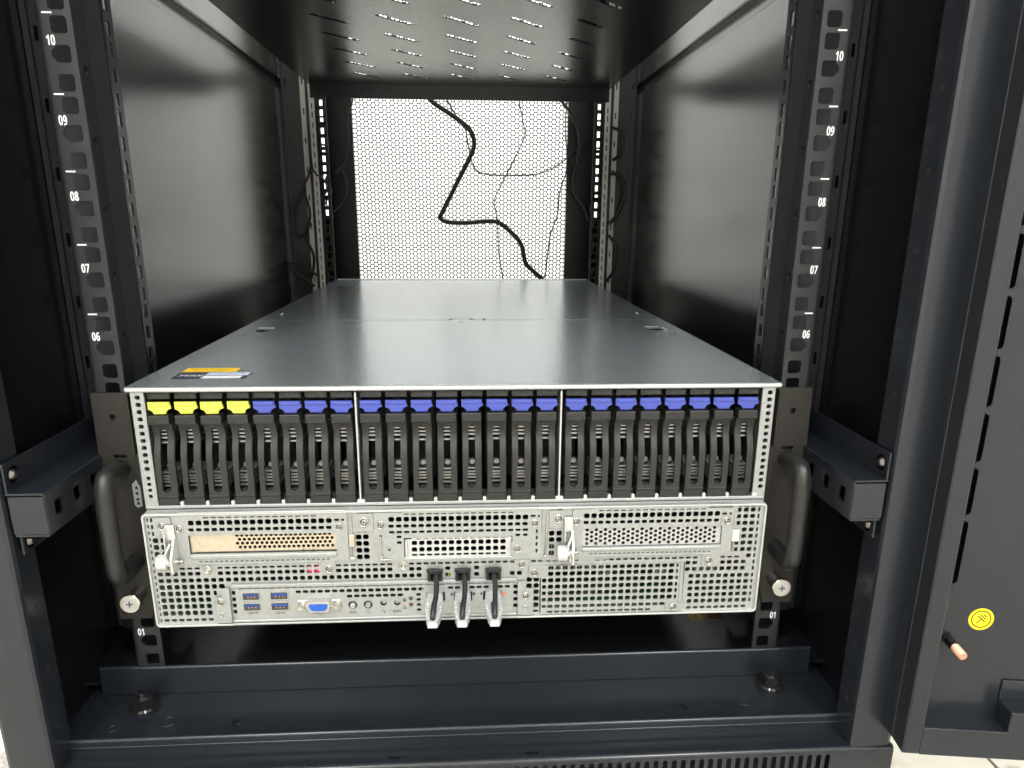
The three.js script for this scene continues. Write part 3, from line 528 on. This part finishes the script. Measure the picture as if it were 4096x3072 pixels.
// knurled release knobs on their levers
for (const [x, y, s] of [[-204.9, 101.4, 1], [69.6, 102, 1]]) {
  const kn = [], n = 22;
  for (let i = 0; i < n; i++) { const t = 2 * Math.PI * i / n, g = box(-3.6, -0.55, -0.35, 3.0, 0.55, 0.35, 0.2); g.translate(0, 0, 5.1); g.rotateX(t); g.translate(x, y, 30.5); kn.push(g); }
  const k = part('release_knob', [cyl('x', x - 4, y, 30.5, 4.6, 0.8, 24, 5.1), cyl('x', x - 3.2, y, 30.5, 5.1, 5.6, 28), cyl('x', x + 2.4, y, 30.5, 5.1, 0.8, 24, 4.4), ...kn], M.alu, srv);
  part('collar', [cyl('x', x + 3.2, y, 30.5, 4.1, 1.4, 24), cyl('x', x + 4.6, y, 30.5, 3.1, 1.0, 20), cyl('x', x + 5.6, y, 30.5, 4.4, 0.8, 24)], M.chrome, k);
  part('lever', [
    plateX(poly([[-24, y - 6.5], [-35, y - 7], [-36, y + 4], [-33, y + 8], [-28, y + 15.5], [-24, y + 17]]), [], x + 6.4, 1.2),
    box(x + 1.2, y + 14, 24.6, x + 7.4, y + 25, 25.6, 0.4), box(x + 1.2, y + 8, 25, x + 2.2, y + 24, 30, 0.4), tube([[x + 6.2, y + 14, 32], [x + 4.6, y + 10.5, 34], [x + 3.2, y + 7, 34.5], [x + 4, y + 3, 33.5], [x + 5.2, y - 2, 33], [x + 5.4, y - 6, 32.5]], 0.9, 24, 8)], M.alu, k);
  const bl = new THREE.SphereGeometry(1.5, 14, 10); bl.translate(x + 10.6, y - 1.2, 27.4);
  part('pivot_pin', [cyl('x', x + 7.4, y - 1.2, 27.4, 1.0, 3, 12), bl, cyl('x', x + 7.6, y - 1.2, 27.4, 2.2, 0.8, 16)], M.chrome, k);
}
// input and output shield
{
  const H = [...row(-117.9, -87.2, 7, 72.9, 3.6, 2.1), ...row(-82.1, -31.1, 11, 72.9, 3.6, 2.4), ...row(-82.1, -46.1, 8, 68.5, 3.6, 2.2), ...row(-33, -33, 1, 68.5, 3.0, 2.0), hole(-33, 64.5, 3, 2.2), hole(-33, 60.3, 3, 2.2), hole(-33, 56.2, 3, 2.2),
    circ(-80.1, 61.5, 3.15, 24), circ(-69.2, 61.5, 3.15, 24), circ(-58.2, 62.3, 2.35, 20), circ(-48.4, 62.2, 2.35, 20), circ(-38.6, 65.6, 1.6, 16), circ(-38.6, 60.6, 1.6, 16),
    ...[-10, -5, 5.5, 10.6, 15.7, 26, 31.1].map(x => hole(x, 73.3, 3.8, 2.2)), ...row(-157, 31, 37, 76.3, 4.1, 0.6, 0.1),
    rect(-27.4, 62.6, -14, 70.2), rect(-7.8, 62.6, 5.6, 70.0), rect(13.4, 62.6, 26.8, 70.0), hole(-9.2, 67.9, 1.4, 2.2), hole(6.9, 68, 1.8, 2.4), hole(12.2, 68, 1.2, 2.2), hole(28.6, 67.6, 2, 2.2)];
  const b = part('io_shield', [plate(rect(-161.6, 51.4, 34.6, 76.9), H, ZR - 1, 1),
    plate(poly([[-165, 76.9], [38, 76.9], [38, 80.2], [-164, 80.2]]), [], 22.8, 2.2, 0.9), box(-165, 50.2, 22, 38.2, 52.2, 25.2, 0.8), box(-165, 48.2, 21, 38.2, 49.9, 25.8, 0.7)], M.zinc, srv);
  for (const g of [plate(poly([[-176, 50.2], [-165.6, 50.2], [-165.4, 77.4], [-170.4, 77.4], [-170.8, 71], [-175.6, 70]]), [], ZR, 1.2, 0.3), plate(poly([[38.6, 50.2], [50.1, 50.2], [50, 71], [44.4, 72], [44, 77.5], [38.4, 77.5]]), [], ZR, 1.2, 0.3)]) part('shield_bracket', g, M.zinc, b);
  screw(-172.1, 66.9, ZR + 1.2, 2.9, b); screw(44.3, 66.2, ZR + 1.2, 2.9, b); screw(-172.1, 56.9, ZR + 1.0, 1.7, b, false); screw(44.4, 56.6, ZR + 1.0, 1.8, b, false);
  // usb sockets, two stacked pairs
  for (const [x0, x1, y0, y1] of [[-156.9, -144.8, 67.2, 73.6], [-156.9, -144.8, 58.8, 65.2], [-137.7, -125, 67.1, 73.6], [-137.7, -125, 58.6, 65.3]]) {
    const u = part('usb_socket', plate(rect(x0, y0, x1, y1, 0.5), [rect(x0 + 0.55, y0 + 0.7, x1 - 0.55, y1 - 0.5, 0.3)], ZR, 0.9, 0.2), M.nickel, b);
    part('cavity', box(x0 + 0.5, y0 + 0.5, ZR - 0.02, x1 - 0.5, y1 - 0.4, ZR + 0.05), M.ink, u);
    part('tongue', box(x0 + 1.1, y0 + 3.5, ZR + 0.05, x1 - 1.1, y1 - 1.2, ZR + 0.75, 0.2), M.usbBlue, u);
    part('contact', [0.3, 0.5, 0.7].map(k => box(x0 + (x1 - x0) * k - 0.4, y0 + 2.3, ZR + 0.05, x0 + (x1 - x0) * k + 0.4, y0 + 3.0, ZR + 0.5)), M.copper, u);
  }
  // video socket
  {
    const dsh = (k, cx, cy) => { const w = 7.6 + k, h = 3.4 + k; return poly([[-w, h - 1.2], [-w + 1.2, h], [w - 1.2, h], [w, h - 1.2], [w - 1.1, -h + 1.4], [w - 2.6, -h], [-w + 2.6, -h], [-w + 1.1, -h + 1.4]].map(p => [cx + p[0], cy + p[1]])); };
    const v = part('video_socket', [plate(dsh(0.9, -103.4, 63.2), [dsh(-0.6, -103.4, 63.2)], ZR, 5.6, 0.25), box(-118.6, 60.4, ZR, -88.2, 66.4, ZR + 0.8, 0.4)], M.chrome, b);
    const pins = []; for (let r = 0; r < 3; r++) for (let i = 0; i < 5; i++) pins.push(circ(-108.3 + 2.4 * i + (r === 1 ? 1.1 : 0), 65.2 - 2.0 * r, 0.48, 8));
    part('blue_insert', plate(dsh(-0.75, -103.4, 63.2), pins, ZR + 3, 2.9), M.vgaBlue, v);
    part('pin_shadow', plate(dsh(-0.9, -103.4, 63.2), [], ZR + 2, 0.6), M.ink, v);
    for (const x of [-116.0, -91.2]) { const hx = flat(new THREE.CylinderGeometry(2.7, 2.7, 4.4, 6)); hx.rotateX(Math.PI / 2); hx.translate(x, 63.2, ZR + 3); part('hex_nut', [hx, cyl('z', x, 63.2, ZR + 5.2, 1.9, 0.8, 16, 1.5)], M.nickel, v); }
  }
  // buttons, status lights, printing
  for (const [x, n] of [[-80.1, 'UID'], [-69.2, 'power']]) {
    const k = part('push_button', [cyl('z', x, 61.3, ZR - 2, 2.0, 3.0, 24), cyl('z', x, 61.3, ZR + 1.0, 2.0, 0.5, 24, 1.6)], M.skin, b);
    const rg = new THREE.TorusGeometry(1.5, 0.14, 6, 20); rg.translate(x, 61.3, ZR + 1.5); part('button_ring', n === 'UID' ? rg : [rg, box(x - 0.15, 61.5, ZR + 1.45, x + 0.15, 62.6, ZR + 1.6)], n === 'UID' ? M.alu : M.ink, k);
  }
  part('button_well', [[-80.1, 61.5], [-69.2, 61.5], [-58.2, 62.3], [-48.4, 62.2]].map(([x, y]) => cyl('z', x, y, ZR - 4, 3, 0.3, 20)), M.ink, b);
  part('push_button', [[-58.2, 62.0], [-48.4, 61.9]].map(([x, y]) => cyl('z', x, y, ZR - 4, 1.6, 1.6, 16)), M.skin, b);
  for (const [y, m] of [[65.6, M.ledOff], [60.6, M.ledDim]]) { const s = new THREE.SphereGeometry(1.45, 16, 8, 0, Math.PI * 2, 0, Math.PI / 2); s.rotateX(Math.PI / 2); s.translate(-38.6, y, ZR - 0.4); part('status_light', s, m, b); }
  const pr = [text('UID', 2.1, -80.2, 55.6, ZR + 0.01, 0.06), text('NMI', 2.1, -48.6, 55.6, ZR + 0.01, 0.06), text('SS', 1.7, -152.6, 57.0, ZR + 0.01, 0.06), text('SS', 1.7, -133.4, 56.5, ZR + 0.01, 0.06)];
  for (const [cx, cy] of [[-149.4, 57.0], [-130.2, 56.5]]) { pr.push(box(cx - 1.6, cy - 0.14, ZR, cx + 2.2, cy + 0.14, ZR + 0.06), cyl('z', cx - 1.7, cy, ZR, 0.5, 0.06, 10), box(cx + 1.2, cy - 0.9, ZR, cx + 2.0, cy - 0.5, ZR + 0.06), cyl('z', cx + 1.2, cy + 0.8, ZR, 0.35, 0.06, 8)); const g = box(-0.8, -0.12, 0, 0.8, 0.12, 0.06); g.rotateZ(0.8); g.translate(cx + 0.4, cy + 0.4, ZR); const q = box(-0.8, -0.12, 0, 0.8, 0.12, 0.06); q.rotateZ(-0.8); q.translate(cx + 0.5, cy - 0.4, ZR); pr.push(g, q); }
  const arc = (cx, cy, r, a0, len) => { const g = new THREE.RingGeometry(r - 0.16, r + 0.16, 20, 1, a0, len); g.translate(cx, cy, ZR + 0.05); return g; };
  pr.push(arc(-69.4, 55.6, 1.25, Math.PI * 0.72, Math.PI * 1.56), box(-69.55, 55.5, ZR, -69.25, 57.1, ZR + 0.06));
  pr.push(arc(-58.5, 55.6, 1.2, -0.9, Math.PI * 1.6)); { const g = poly([[-57.9, 53.9], [-56.9, 54.6], [-58.0, 55.2]]); pr.push(plate(g, [], ZR, 0.06)); }
  pr.push(plate(rect(-44.3, 63.1, -41.9, 65.7, 0.4), [rect(-44.0, 64.6, -42.2, 64.8)], ZR, 0.06));
  { const tri = poly([[-45, 57.5], [-41.4, 57.5], [-43.2, 60.5]]); pr.push(plate(tri, [poly([[-44.3, 57.95], [-42.1, 57.95], [-43.2, 59.8]])], ZR, 0.06), box(-43.32, 58.5, ZR, -43.08, 59.3, ZR + 0.06), box(-43.32, 58.1, ZR, -43.08, 58.3, ZR + 0.06)); }
  pr.push(plate(rect(-105.8, 54.9, -102.2, 56.5, 0.2), [rect(-105.4, 55.2, -102.6, 56.3)], ZR, 0.06), box(-106.8, 54.7, ZR, -106.5, 56.5, ZR + 0.06), box(-101.5, 54.7, ZR, -101.2, 56.5, ZR + 0.06));
  part('printed_symbol', pr, M.ink, b);
  // network jacks behind the plugs and their small lights
  part('network_jack', [[-27.4, -14, 70.2], [-7.8, 5.6, 70], [13.4, 26.8, 70]].map(([a, c, y]) => box(a - 0.2, 55, 8, c + 0.2, y + 0.2, ZR - 4)), M.ink, b);
  part('jack_light', box(27.6, 66.5, ZR - 0.8, 29.6, 68.7, ZR + 0.3, 0.2), M.orange, b).userData.label = 'lit orange jack light';
  part('jack_light', [box(6.1, 66.9, ZR - 0.6, 7.7, 69.1, ZR + 0.1), box(-9.9, 66.9, ZR - 0.6, -8.5, 69, ZR + 0.1), box(11.7, 66.9, ZR - 0.6, 12.7, 69, ZR + 0.1)], M.ledOff, b);
  part('cable_holder', [[-26.2, -15.5], [-6.4, 4.4], [15.4, 26.3]].map(([a, c]) => [plate(rect(a, 79.4, c, 88.2, 0.5), [rect(a + 2.2, 80.6, c - 2.2, 86.9, 0.3)], ZB, 3.2, 0.3), box(a + 1.6, 86.6, ZB + 2, c - 1.6, 89.6, ZB + 5.4, 0.5), box(a - 0.5, 86.9, ZB, a + 1.3, 88.3, ZB + 4, 0.3), box(c - 1.3, 86.9, ZB, c + 0.5, 88.3, ZB + 4, 0.3)]).flat(), M.plastic, b);
}
// mesh cover at lower right
{
  const H = [...row(62.4, 150.8, 18, 87.2, 3.7, 2.7), ...row(57.7, 57.7, 1, 77.2, 3, 3.1), hole(57.7, 72, 3, 3.1), hole(57.7, 66.9, 3, 3.1), hole(57.7, 61.7, 3, 3.1), hole(57.7, 56.2, 3, 2.4)];
  for (const [y, h] of [[82.5, 3.3], [77.3, 3.3], [72.1, 3.3], [66.9, 3.3], [61.7, 3.3]]) H.push(...row(62.4, 150.6, 18, y, 3.7, h), hole(155, y, 1.8, h));
  H.push(...row(62.3, 145.5, 17, 56.1, 3.7, 2.4), ...row(62.2, 135, 15, 51.7, 3.8, 1.6)); H.push(hole(155, 87.2, 1.8, 2.6));
  const b = part('mesh_cover', [plate(poly([[55.4, 50.2], [160.4, 50.2], [160.4, 56.5], [159.6, 88.8], [55.2, 89]]), H, ZR - 1, 1), box(157.2, 57.6, ZR - 1, 159.4, 88.7, ZR + 0.8, 0.5)], M.zinc, srv);
  part('screw_plate', plate(rect(148, 50.4, 160, 57.2, 1.2), [], ZR, 0.8), M.zinc, b); screw(153.5, 53.9, ZR + 0.8, 3, b);
  part('cover_gap', box(159.8, 57.4, ZR - 1, 160.6, 88.6, ZR - 0.2), M.ink, b);
}
// what shows through the holes: circuit board, heat sinks, capacitors, lit red part, coloured wires
{
  const b = part('circuit_board', box(-208, 54.4, -300, 208, 56, 14), M.pcb, srv);
  const cap = [], fins = [], dk = [];
  for (let i = 0; i < 46; i++) { const x = -205 + rnd() * 410, z = -8 - rnd() * 60; if (x > -162 && x < 36) continue; cap.push(cyl('y', x, 56, z, 2 + rnd() * 1.6, 4 + rnd() * 6, 12)); }
  for (let i = 0; i < 40; i++) { const x = 56 + rnd() * 150, z = 8 - rnd() * 70; dk.push(box(x, 56, z, x + 3 + rnd() * 8, 57 + rnd() * 7, z + 3 + rnd() * 8)); }
  for (let i = 0; i < 24; i++) fins.push(box(58 + 2.2 * i, 64, -40, 58.8 + 2.2 * i, 88, -14));
  fins.push(box(58, 74, -13.5, 110, 79, -9)); for (let i = 0; i < 12; i++) fins.push(box(182 + 1.8 * i, 56, -36, 182.6 + 1.8 * i, 72, -16));
  part('capacitor', cap, M.alu, b); part('heat_sink', fins, M.alu, b); part('chip', dk, M.ink, b);
  part('lit_module', [box(-110.6, 86.8, ZB - 4, -106.4, 90.4, ZB - 2.2, 0.3), box(-105.2, 86.8, ZB - 4, -101.4, 90.4, ZB - 2.2, 0.3)], M.ledRed, b).userData.label = 'glowing red indicator';
  part('wire', [tube([[182, 92.4, 14], [190, 90, 16], [200, 91.4, 15], [206, 86, 12]], 2.2, 20, 8), tube([[184, 88, 15], [192, 87.4, 16], [202, 88, 14]], 1.6, 20, 8)], M.red, b);
  part('wire', tube([[-12, 79, 18], [-10.6, 83, 19], [-8.4, 86, 17]], 0.8, 12, 8), M.lime, b);
  part('inner_wall', [box(-215, 49, -240, 215, 134, -238.6)], M.dark, b);
}
// rack ears with handles and thumbscrews
for (const s of [-1, 1]) {
  const a = g => s < 0 ? g : mirror(g, 'x');
  const e = part('rack_ear', [a(plate(poly([[-254, 43], [-231, 43], [-226.5, 60], [-226.5, 168], [-225.6, 214.2], [-250, 214.2], [-251, 160]]), [circ(-237.5, 197.2, 2.2, 18), rect(-241, 167.9, -231.8, 170.5, 1.2, 3)], 1.2, 2)), a(box(-227.4, 43, -60, -225.2, 214, 3.0, 0.8)), a(box(-226, 60, 1.4, -219.6, 212, 2.8)) , a(box(-224.8, 172, 2, -223, 213.6, 10, 0.7))], M.ear, srv);
  part('hole_backing', a(box(-244, 160, -1.6, -229, 204, -1.0)), M.dark, e);
  const X = -236;
  const g = tube([[X, 161, 2.5], [X, 162.6, 12], [X, 163.4, 21], [X, 162, 29], [X, 155, 33], [X, 147, 33.6], [X, 125, 33.8], [X, 104, 33.6], [X, 96, 33], [X, 90, 29], [X, 88.6, 21], [X, 89, 12], [X, 90, 2.5]], 5.9, 90, 18);
  part('handle', a(g), M.grip, e).userData.label = 'black rounded handle';
  const kn = []; for (let i = 0; i < 26; i++) { const t = 2 * Math.PI * i / 26, k = box(-0.4, -0.3, 0, 0.4, 0.3, 11); k.translate(0, 5.4, 0); k.rotateZ(t); k.translate(-237.3, 64, 4.5); kn.push(k); }
  const th = part('thumbscrew', [cyl('z', -237.3, 64, 3.2, 5.2, 13, 28), cyl('z', -237.3, 64, 16, 6.9, 0.7, 36, 7.2), cyl('z', -237.3, 64, 16.7, 7.2, 2.6, 36), cyl('z', -237.3, 64, 19.3, 7.2, 0.6, 36, 6.6), ...kn].map(a), M.nickel, e);
  const rg = new THREE.TorusGeometry(4.5, 0.25, 6, 32); rg.translate(-237.3, 64, 19.95);
  part('screw_face', [a(rg), a(cyl('z', -237.3, 64, 19.9, 4.3, 0.15, 28))], M.lilac, th);
  part('cross_recess', [box(-239.7, 63.5, 20.0, -234.9, 64.5, 20.2), box(-237.8, 61.6, 20.0, -236.8, 66.4, 20.21)].map(a), M.ink, th);
}
{ // small perforated clip on the left side of the drive bay
  part('perforated_clip', plate(poly([[-230.6, 133.4], [-228.6, 131.4], [-225.4, 133], [-225.4, 147], [-227.6, 152.4], [-230.6, 149]]), [146.4, 142.2, 137.8, 134.6].map(y => hole(-228, y, 2.0, 2.3)), 4, 1), M.skin, srv);
}

// ---------------------------------------------------------------- the 24 drive trays
function leverGeo() {                                                // slotted, gently curved pull lever; x from 0.3 to 13.9
  const N = 40, pos = [], zf = y => { const t = (y - 6.5) / 51; return 14.6 - 0.6 * t - 4.6 * Math.exp(-Math.pow((t - 0.82) / 0.20, 2)) * 1.0; };
  const w = y => { const a = y - 9.4, b = 54 - y; if (a <= 0 || b <= 0) return 0; const e = Math.min(1, a / 3.0), f = Math.min(1, b / 2.4); return Math.sqrt(1 - (1 - e) * (1 - e)) * Math.sqrt(1 - (1 - f) * (1 - f)) * (2.3 + 0.6 * Math.max(0, 1 - (y - 10) / 22)); };
  const q = (a, b, c, d) => pos.push(...a, ...b, ...c, ...a, ...c, ...d), rows = [];
  const ys = [...new Set([...Array(N + 1)].map((_, i) => 6.5 + 51.3 * i / N).concat([9.4, 9.7, 10.2, 10.9, 52.6, 53.3, 53.8, 54]))].sort((x, y) => x - y);
  for (const y of ys) { const cx = 7.0 - 0.35 * Math.max(0, 1 - (y - 8) / 26), z = zf(y), e = 0.5; rows.push({ y, z, x: [0.3, 0.3 + e, cx - w(y), cx + w(y), 13.9 - e, 13.9], zz: [z - e, z, z, z, z, z - e] }); }
  for (let i = 0; i < rows.length - 1; i++) {
    const A = rows[i], B = rows[i + 1], P = (r, k, d = 0) => [r.x[k], r.y, r.zz[k] - d], bk = 2.6;
    for (const k of [0, 1, 3, 4]) q(P(A, k), P(A, k + 1), P(B, k + 1), P(B, k));
    for (const k of [1, 3]) q(P(A, k + 1, bk), P(A, k, bk), P(B, k, bk), P(B, k + 1, bk));
    q(P(A, 0, bk), P(A, 0), P(B, 0), P(B, 0, bk)); q(P(A, 5), P(A, 5, bk), P(B, 5, bk), P(B, 5));
    q(P(A, 2), P(A, 2, bk), P(B, 2, bk), P(B, 2)); q(P(A, 3, bk), P(A, 3), P(B, 3), P(B, 3, bk));
  }
  const g = new THREE.BufferGeometry(); g.setAttribute('position', new THREE.Float32BufferAttribute(pos, 3)); g.computeVertexNormals(); return g;
}
function makeTray() {
  const t = thing('drive_tray', '', 'drive tray', [0, 138.6, 5], 'drive trays in the upper front of the server');
  const Y = 138.6, Z = 5, T = g => { g.translate(0, Y, Z); return g; }, P = (n, l, m, p = t) => part(n, l.map(T), m, p);
  const body = P('tray_body', [box(0.2, 0.6, -60, 14.2, 78.4, -34)], M.dark);
  P('indicator_strip', [box(0.2, 74.1, 2, 14.8, 78.4, 11, 0.5)], M.plastic);
  P('light_pipe', [box(5.0, 75.6, 10.9, 6.9, 76.6, 11.1), box(10.6, 75.6, 10.9, 12.6, 76.6, 11.1)], M.ledOff);
  const lat = P('latch', [plate(poly([[0.1, 72.2], [13.9, 72.2], [15.0, 67.8], [13.4, 67.3], [12.2, 66.3], [11.6, 65.2], [11.4, 64.1], [3.4, 64.1], [3.1, 65.2], [2.3, 66.2], [1.2, 66.9], [0.1, 67.2]]), [], 9.6, 2.6, 0.5), box(1.0, 69.6, 11.6, 13.8, 71.9, 12.9, 0.5)], M.blue);
  P('latch_housing', [box(0.1, 57.3, 6, 13.8, 63.7, 14.9, 0.8)], M.plastic);
  P('lever', [leverGeo()], M.plastic);
  P('lever_ridge', [box(0.2, 5.7, 8, 13.8, 7.4, 15.0, 0.5)], M.plastic);
  P('foot_block', [box(0.2, 0.2, 4, 13.7, 5.5, 14.2, 0.5)], M.plastic);
  const ribs = []; for (const y of [51.6, 49, 46.4, 43]) ribs.push(box(2.4, y - 0.6, -14, 12, y + 0.6, 7.2, 0.2)); for (const y of [21.6, 19, 17, 14.8, 11.8]) ribs.push(box(2.4, y - 0.65, -14, 12, y + 0.65, 7.4, 0.2));
  P('vent_rib', ribs, M.rib); P('drive_screw', [cyl('z', 7.2, 26.2, 3, 1.9, 3.4, 16), cyl('z', 7.2, 26.2, 6.4, 1.2, 0.5, 12)], M.rib);
  P('pull_tip', [plate(poly([[4.6, 10.6], [9.8, 10.6], [7.2, 8.6]]), [], 9, 4)], M.plastic);
  return t;
}
{
  const proto = makeTray(), ord = ['first', 'second', 'third', 'fourth', 'fifth', 'sixth', 'seventh', 'eighth'];
  const place = ['before the first silver divider', 'between the silver dividers', 'after the second silver divider'];
  for (let b = 0; b < 3; b++) for (let i = 0; i < 8; i++) {
    const first = b === 0 && i === 0, t = first ? proto : proto.clone();
    if (!first) { t.name = numbered('drive_tray'); scene.add(t); }
    const yellow = b === 0 && i < 4;
    t.position.set(([-207.7, -68.9, 70.9][b] + [17.08, 17.06, 17.18][b] * i + (rnd() - 0.5) * 0.3) / 1000, 0.1386, 0.005 + (rnd() - 0.5) * 0.0008);
    t.children.find(c => c.name === 'latch').material = yellow ? M.yellow : M.blue;
    t.userData = { label: yellow ? `black drive tray with yellow latch, ${ord[i]} yellow one from the left` : `blue-latched drive tray, ${ord[b ? i : i - 4]} blue from left, ${place[b]}`, category: 'drive tray', group: 'drive trays in the upper front of the server' };
  }
}

// ---------------------------------------------------------------- network cables
[[-21.2, -20.4, -21.6, 'left'], [-1.2, -0.6, -1.6, 'middle'], [20.7, 20.6, 20.6, 'right']].forEach(([cx, top, tip, which]) => {
  const t = thing('network_cable', `black network cable with clear plug, ${which === 'middle' ? 'middle one of the three' : which + 'most of the three'} on the server front`, 'network cable', [cx, 62, 24], 'network cables looped on the server front');
  const sh = poly([[-5.9, -24], [5.9, -24], [5.7, -44], [4.6, -54], [3.2, -59.5], [-3.2, -59.5], [-4.6, -54], [-5.7, -44]].map(p => [cx + p[0] + (tip - cx) * (-p[1] - 24) / 36, p[1]]));
  const hl = poly([[-2.2, -33], [2.2, -33], [2.1, -50], [1.9, -56], [-1.9, -56], [-2.1, -50]].map(p => [cx + p[0] + (tip - cx) * (-p[1] - 24) / 36, p[1]]));
  part('plug_boot', [plateY(sh, [hl], 62.6, 4.6), box(cx - 5.6, 63, 14, cx + 5.6, 70, 27, 0.8)], M.clear, t);
  const ribs = []; for (let i = 0; i < 7; i++) for (const sd of [-1, 1]) { const z = 34 + 3.4 * i, w = 5.8 - Math.max(0, z - 44) * 0.16, x = cx + (tip - cx) * (z - 24) / 36 + sd * (w - 1.5); const g = box(-1.5, 0, -0.7, 1.5, 1.1, 0.7, 0.4); g.rotateY(sd * 0.5); g.translate(x, 67, z); ribs.push(g); }
  part('boot_rib', ribs, M.clear, t);
  part('cable', tube([[cx, 65, 30], [cx + (tip - cx) * 0.6, 65.4, 44], [tip, 66.4, 54], [tip + 0.1, 69.2, 56.6], [tip + (cx - tip) * 0.3 + 0.3, 72.6, 53.6], [top + 0.8, 78, 44], [top + 1.1, 82.6, 36], [top + 0.6, 85, 28], [top, 85, 16]], 1.85, 90, 14), M.cable, t);
});

// ---------------------------------------------------------------- loose cables at the back of the cabinet
{
  const zc = -972, C = (name, pts, r, label, z = zc, group) => { const p = pts.map(q => [q[0], q[1], q.length > 2 ? q[2] : z]); const ys = p.map(q => q[1]); return solo(name, tube(p, r, 140, 10), M.cable, label, 'cable', [p[p.length - 1][0], Math.min(...ys), z], group); };
  C('power_cable', [[-120, 640], [-86, 566], [-54.3, 532], [-22.1, 511.7], [7.8, 491], [19.6, 476], [22.4, 457], [14.9, 437.5], [-3.4, 403.3], [-22, 368.8], [-38.1, 338.8], [-43.6, 326.4], [-37.1, 319.6], [3.4, 316.4], [45.3, 319.7], [66.4, 318.1], [87.3, 304.2], [106, 286.4], [114.1, 273.5], [118.3, 258], [122.5, 239.7], [138.9, 224], [155.3, 209.5], [180, 180]], 4.5, 'thick black cable zigzagging in front of the white perforated sheet');
  C('thin_cable', [[-40, 580], [-25.5, 534], [-8.4, 506], [6.5, 485], [10, 466], [15, 440], [22.5, 418], [35.3, 408.6], [71, 404.5], [110, 405], [143.9, 407.5], [174.9, 420], [200.5, 437], [220.8, 453], [242, 471.4]], 1.5, 'thin black cable crossing behind the thick one and rising to the right', -978);
  C('thin_cable', [[98, 590], [106.3, 534.5], [113, 503], [117.6, 477], [104.5, 445.7], [84, 406.6], [72, 384], [60, 357], [66, 324], [68.6, 263], [72.9, 237], [77, 210.7], [82, 180]], 1.3, 'thin black cable with a bend, hanging down the middle of the perforated sheet', -966);
  C('thin_cable', [[196, 590], [195, 536], [194, 480], [198, 449], [198.5, 415], [186.4, 375.4], [183.4, 335], [169.8, 294], [164, 242.5], [162, 221.4], [153.9, 208], [140, 180]], 1.4, 'thin black cable along the right edge of the perforated sheet', -968);
  C('thin_cable', [[160, 580], [182.4, 534.5], [198, 517], [211.7, 495], [218.9, 471], [216.4, 427.5], [209.6, 390.5], [214.2, 370.6], [232, 346], [242, 320]], 2.6, 'black cable arching down onto the dark door frame right of the perforated sheet', -950);
  C('thin_cable', [[-186, 580], [-191, 519.4], [-200.4, 497], [-203, 452.7], [-210.6, 421], [-228.5, 402.4], [-216.4, 405], [-207.9, 384], [-216.8, 353.7], [-233.7, 336]], 1.5, 'thin grey-black cable looping left of the perforated sheet', -900);
  const v = [[262, 0], [266, 1], [270, 2], [258, 3], [274, 4]];
  v.forEach(([x, k]) => C('hanging_cable', [[x + 4, 640, -800], [x + 2, 560, -800], [x - 4 + k, 500, -798], [x - 6 - k, 460, -796], [x - 2 + k * 1.5, 420, -795], [x - 10 + k, 380 - 8 * k, -794], [x - 12, 330 - 14 * k, -796], [x - 8, 240, -800], [x - 8, 180, -800]], 1.8, `black cable hanging beside the rear right rail, ${['second', 'third', 'fourth', 'first', 'last'][k]} in the bundle from the rail outwards`, -800, 'cables bundled beside the rear right rail'));
  C('looped_cable', [[-244, 420, -770], [-238, 396, -764], [-226, 384, -780], [-228, 366, -800], [-240, 352, -800], [-246, 330, -790], [-238, 300, -782], [-244, 262, -780]], 1.3, 'thin dark cable tangled down the slotted strip of the rear left rail', -775);
  C('looped_cable', [[-232, 404, -868], [-240, 386, -868], [-231, 370, -868], [-241, 350, -868], [-232, 332, -868], [-238, 300, -868], [-234, 262, -868], [-240, 236, -868]], 1.5, 'grey-black cable zigzagging behind the square holes of the rear left rail', -868);
  C('looped_cable', [[236, 356, -868], [230, 340, -868], [239, 322, -868], [231, 304, -868], [238, 280, -868], [232, 250, -868], [238, 226, -868]], 1.5, 'grey-black cable zigzagging behind the square holes of the rear right rail', -868);
  C('looped_cable', [[-246, 560, -800], [-250, 500, -800], [-256, 430, -796], [-262, 380, -790], [-254, 330, -786], [-262, 296, -782], [-252, 262, -784], [-258, 226, -788]], 2.2, 'black cable hanging along the rear left post beside the slotted strip', -790);
  C('looped_cable', [[246, 470, -772], [258, 464, -768], [264, 448, -766], [262, 430, -768], [250, 420, -776]], 2.6, 'short black cable loop high beside the rear right rail', -772);
  C('looped_cable', [[248, 300, -776], [258, 284, -770], [262, 262, -768], [258, 240, -772], [248, 222, -778]], 2.4, 'lowest black cable loop beside the rear right rail', -772);
  C('looped_cable', [[246, 400], [262, 396], [271, 380], [270, 356], [258, 330], [248, 318]], 3, 'black cable looping out beside the rear right rail below the bundle', -775);
  C('looped_cable', [[-240, 420], [-250, 392], [-268, 360], [-283, 330], [-284, 310], [-276, 296], [-262, 298], [-252, 318]], 1.9, 'black cable loop hanging left of the rear left rail', -775);
  C('looped_cable', [[-244, 232], [-258, 240], [-276, 250], [-286, 252], [-287, 244], [-276, 232], [-262, 224], [-250, 214]], 2.4, 'black cable lying bent in the rear left corner above the server', -765);
}

renderer.render(scene, camera);
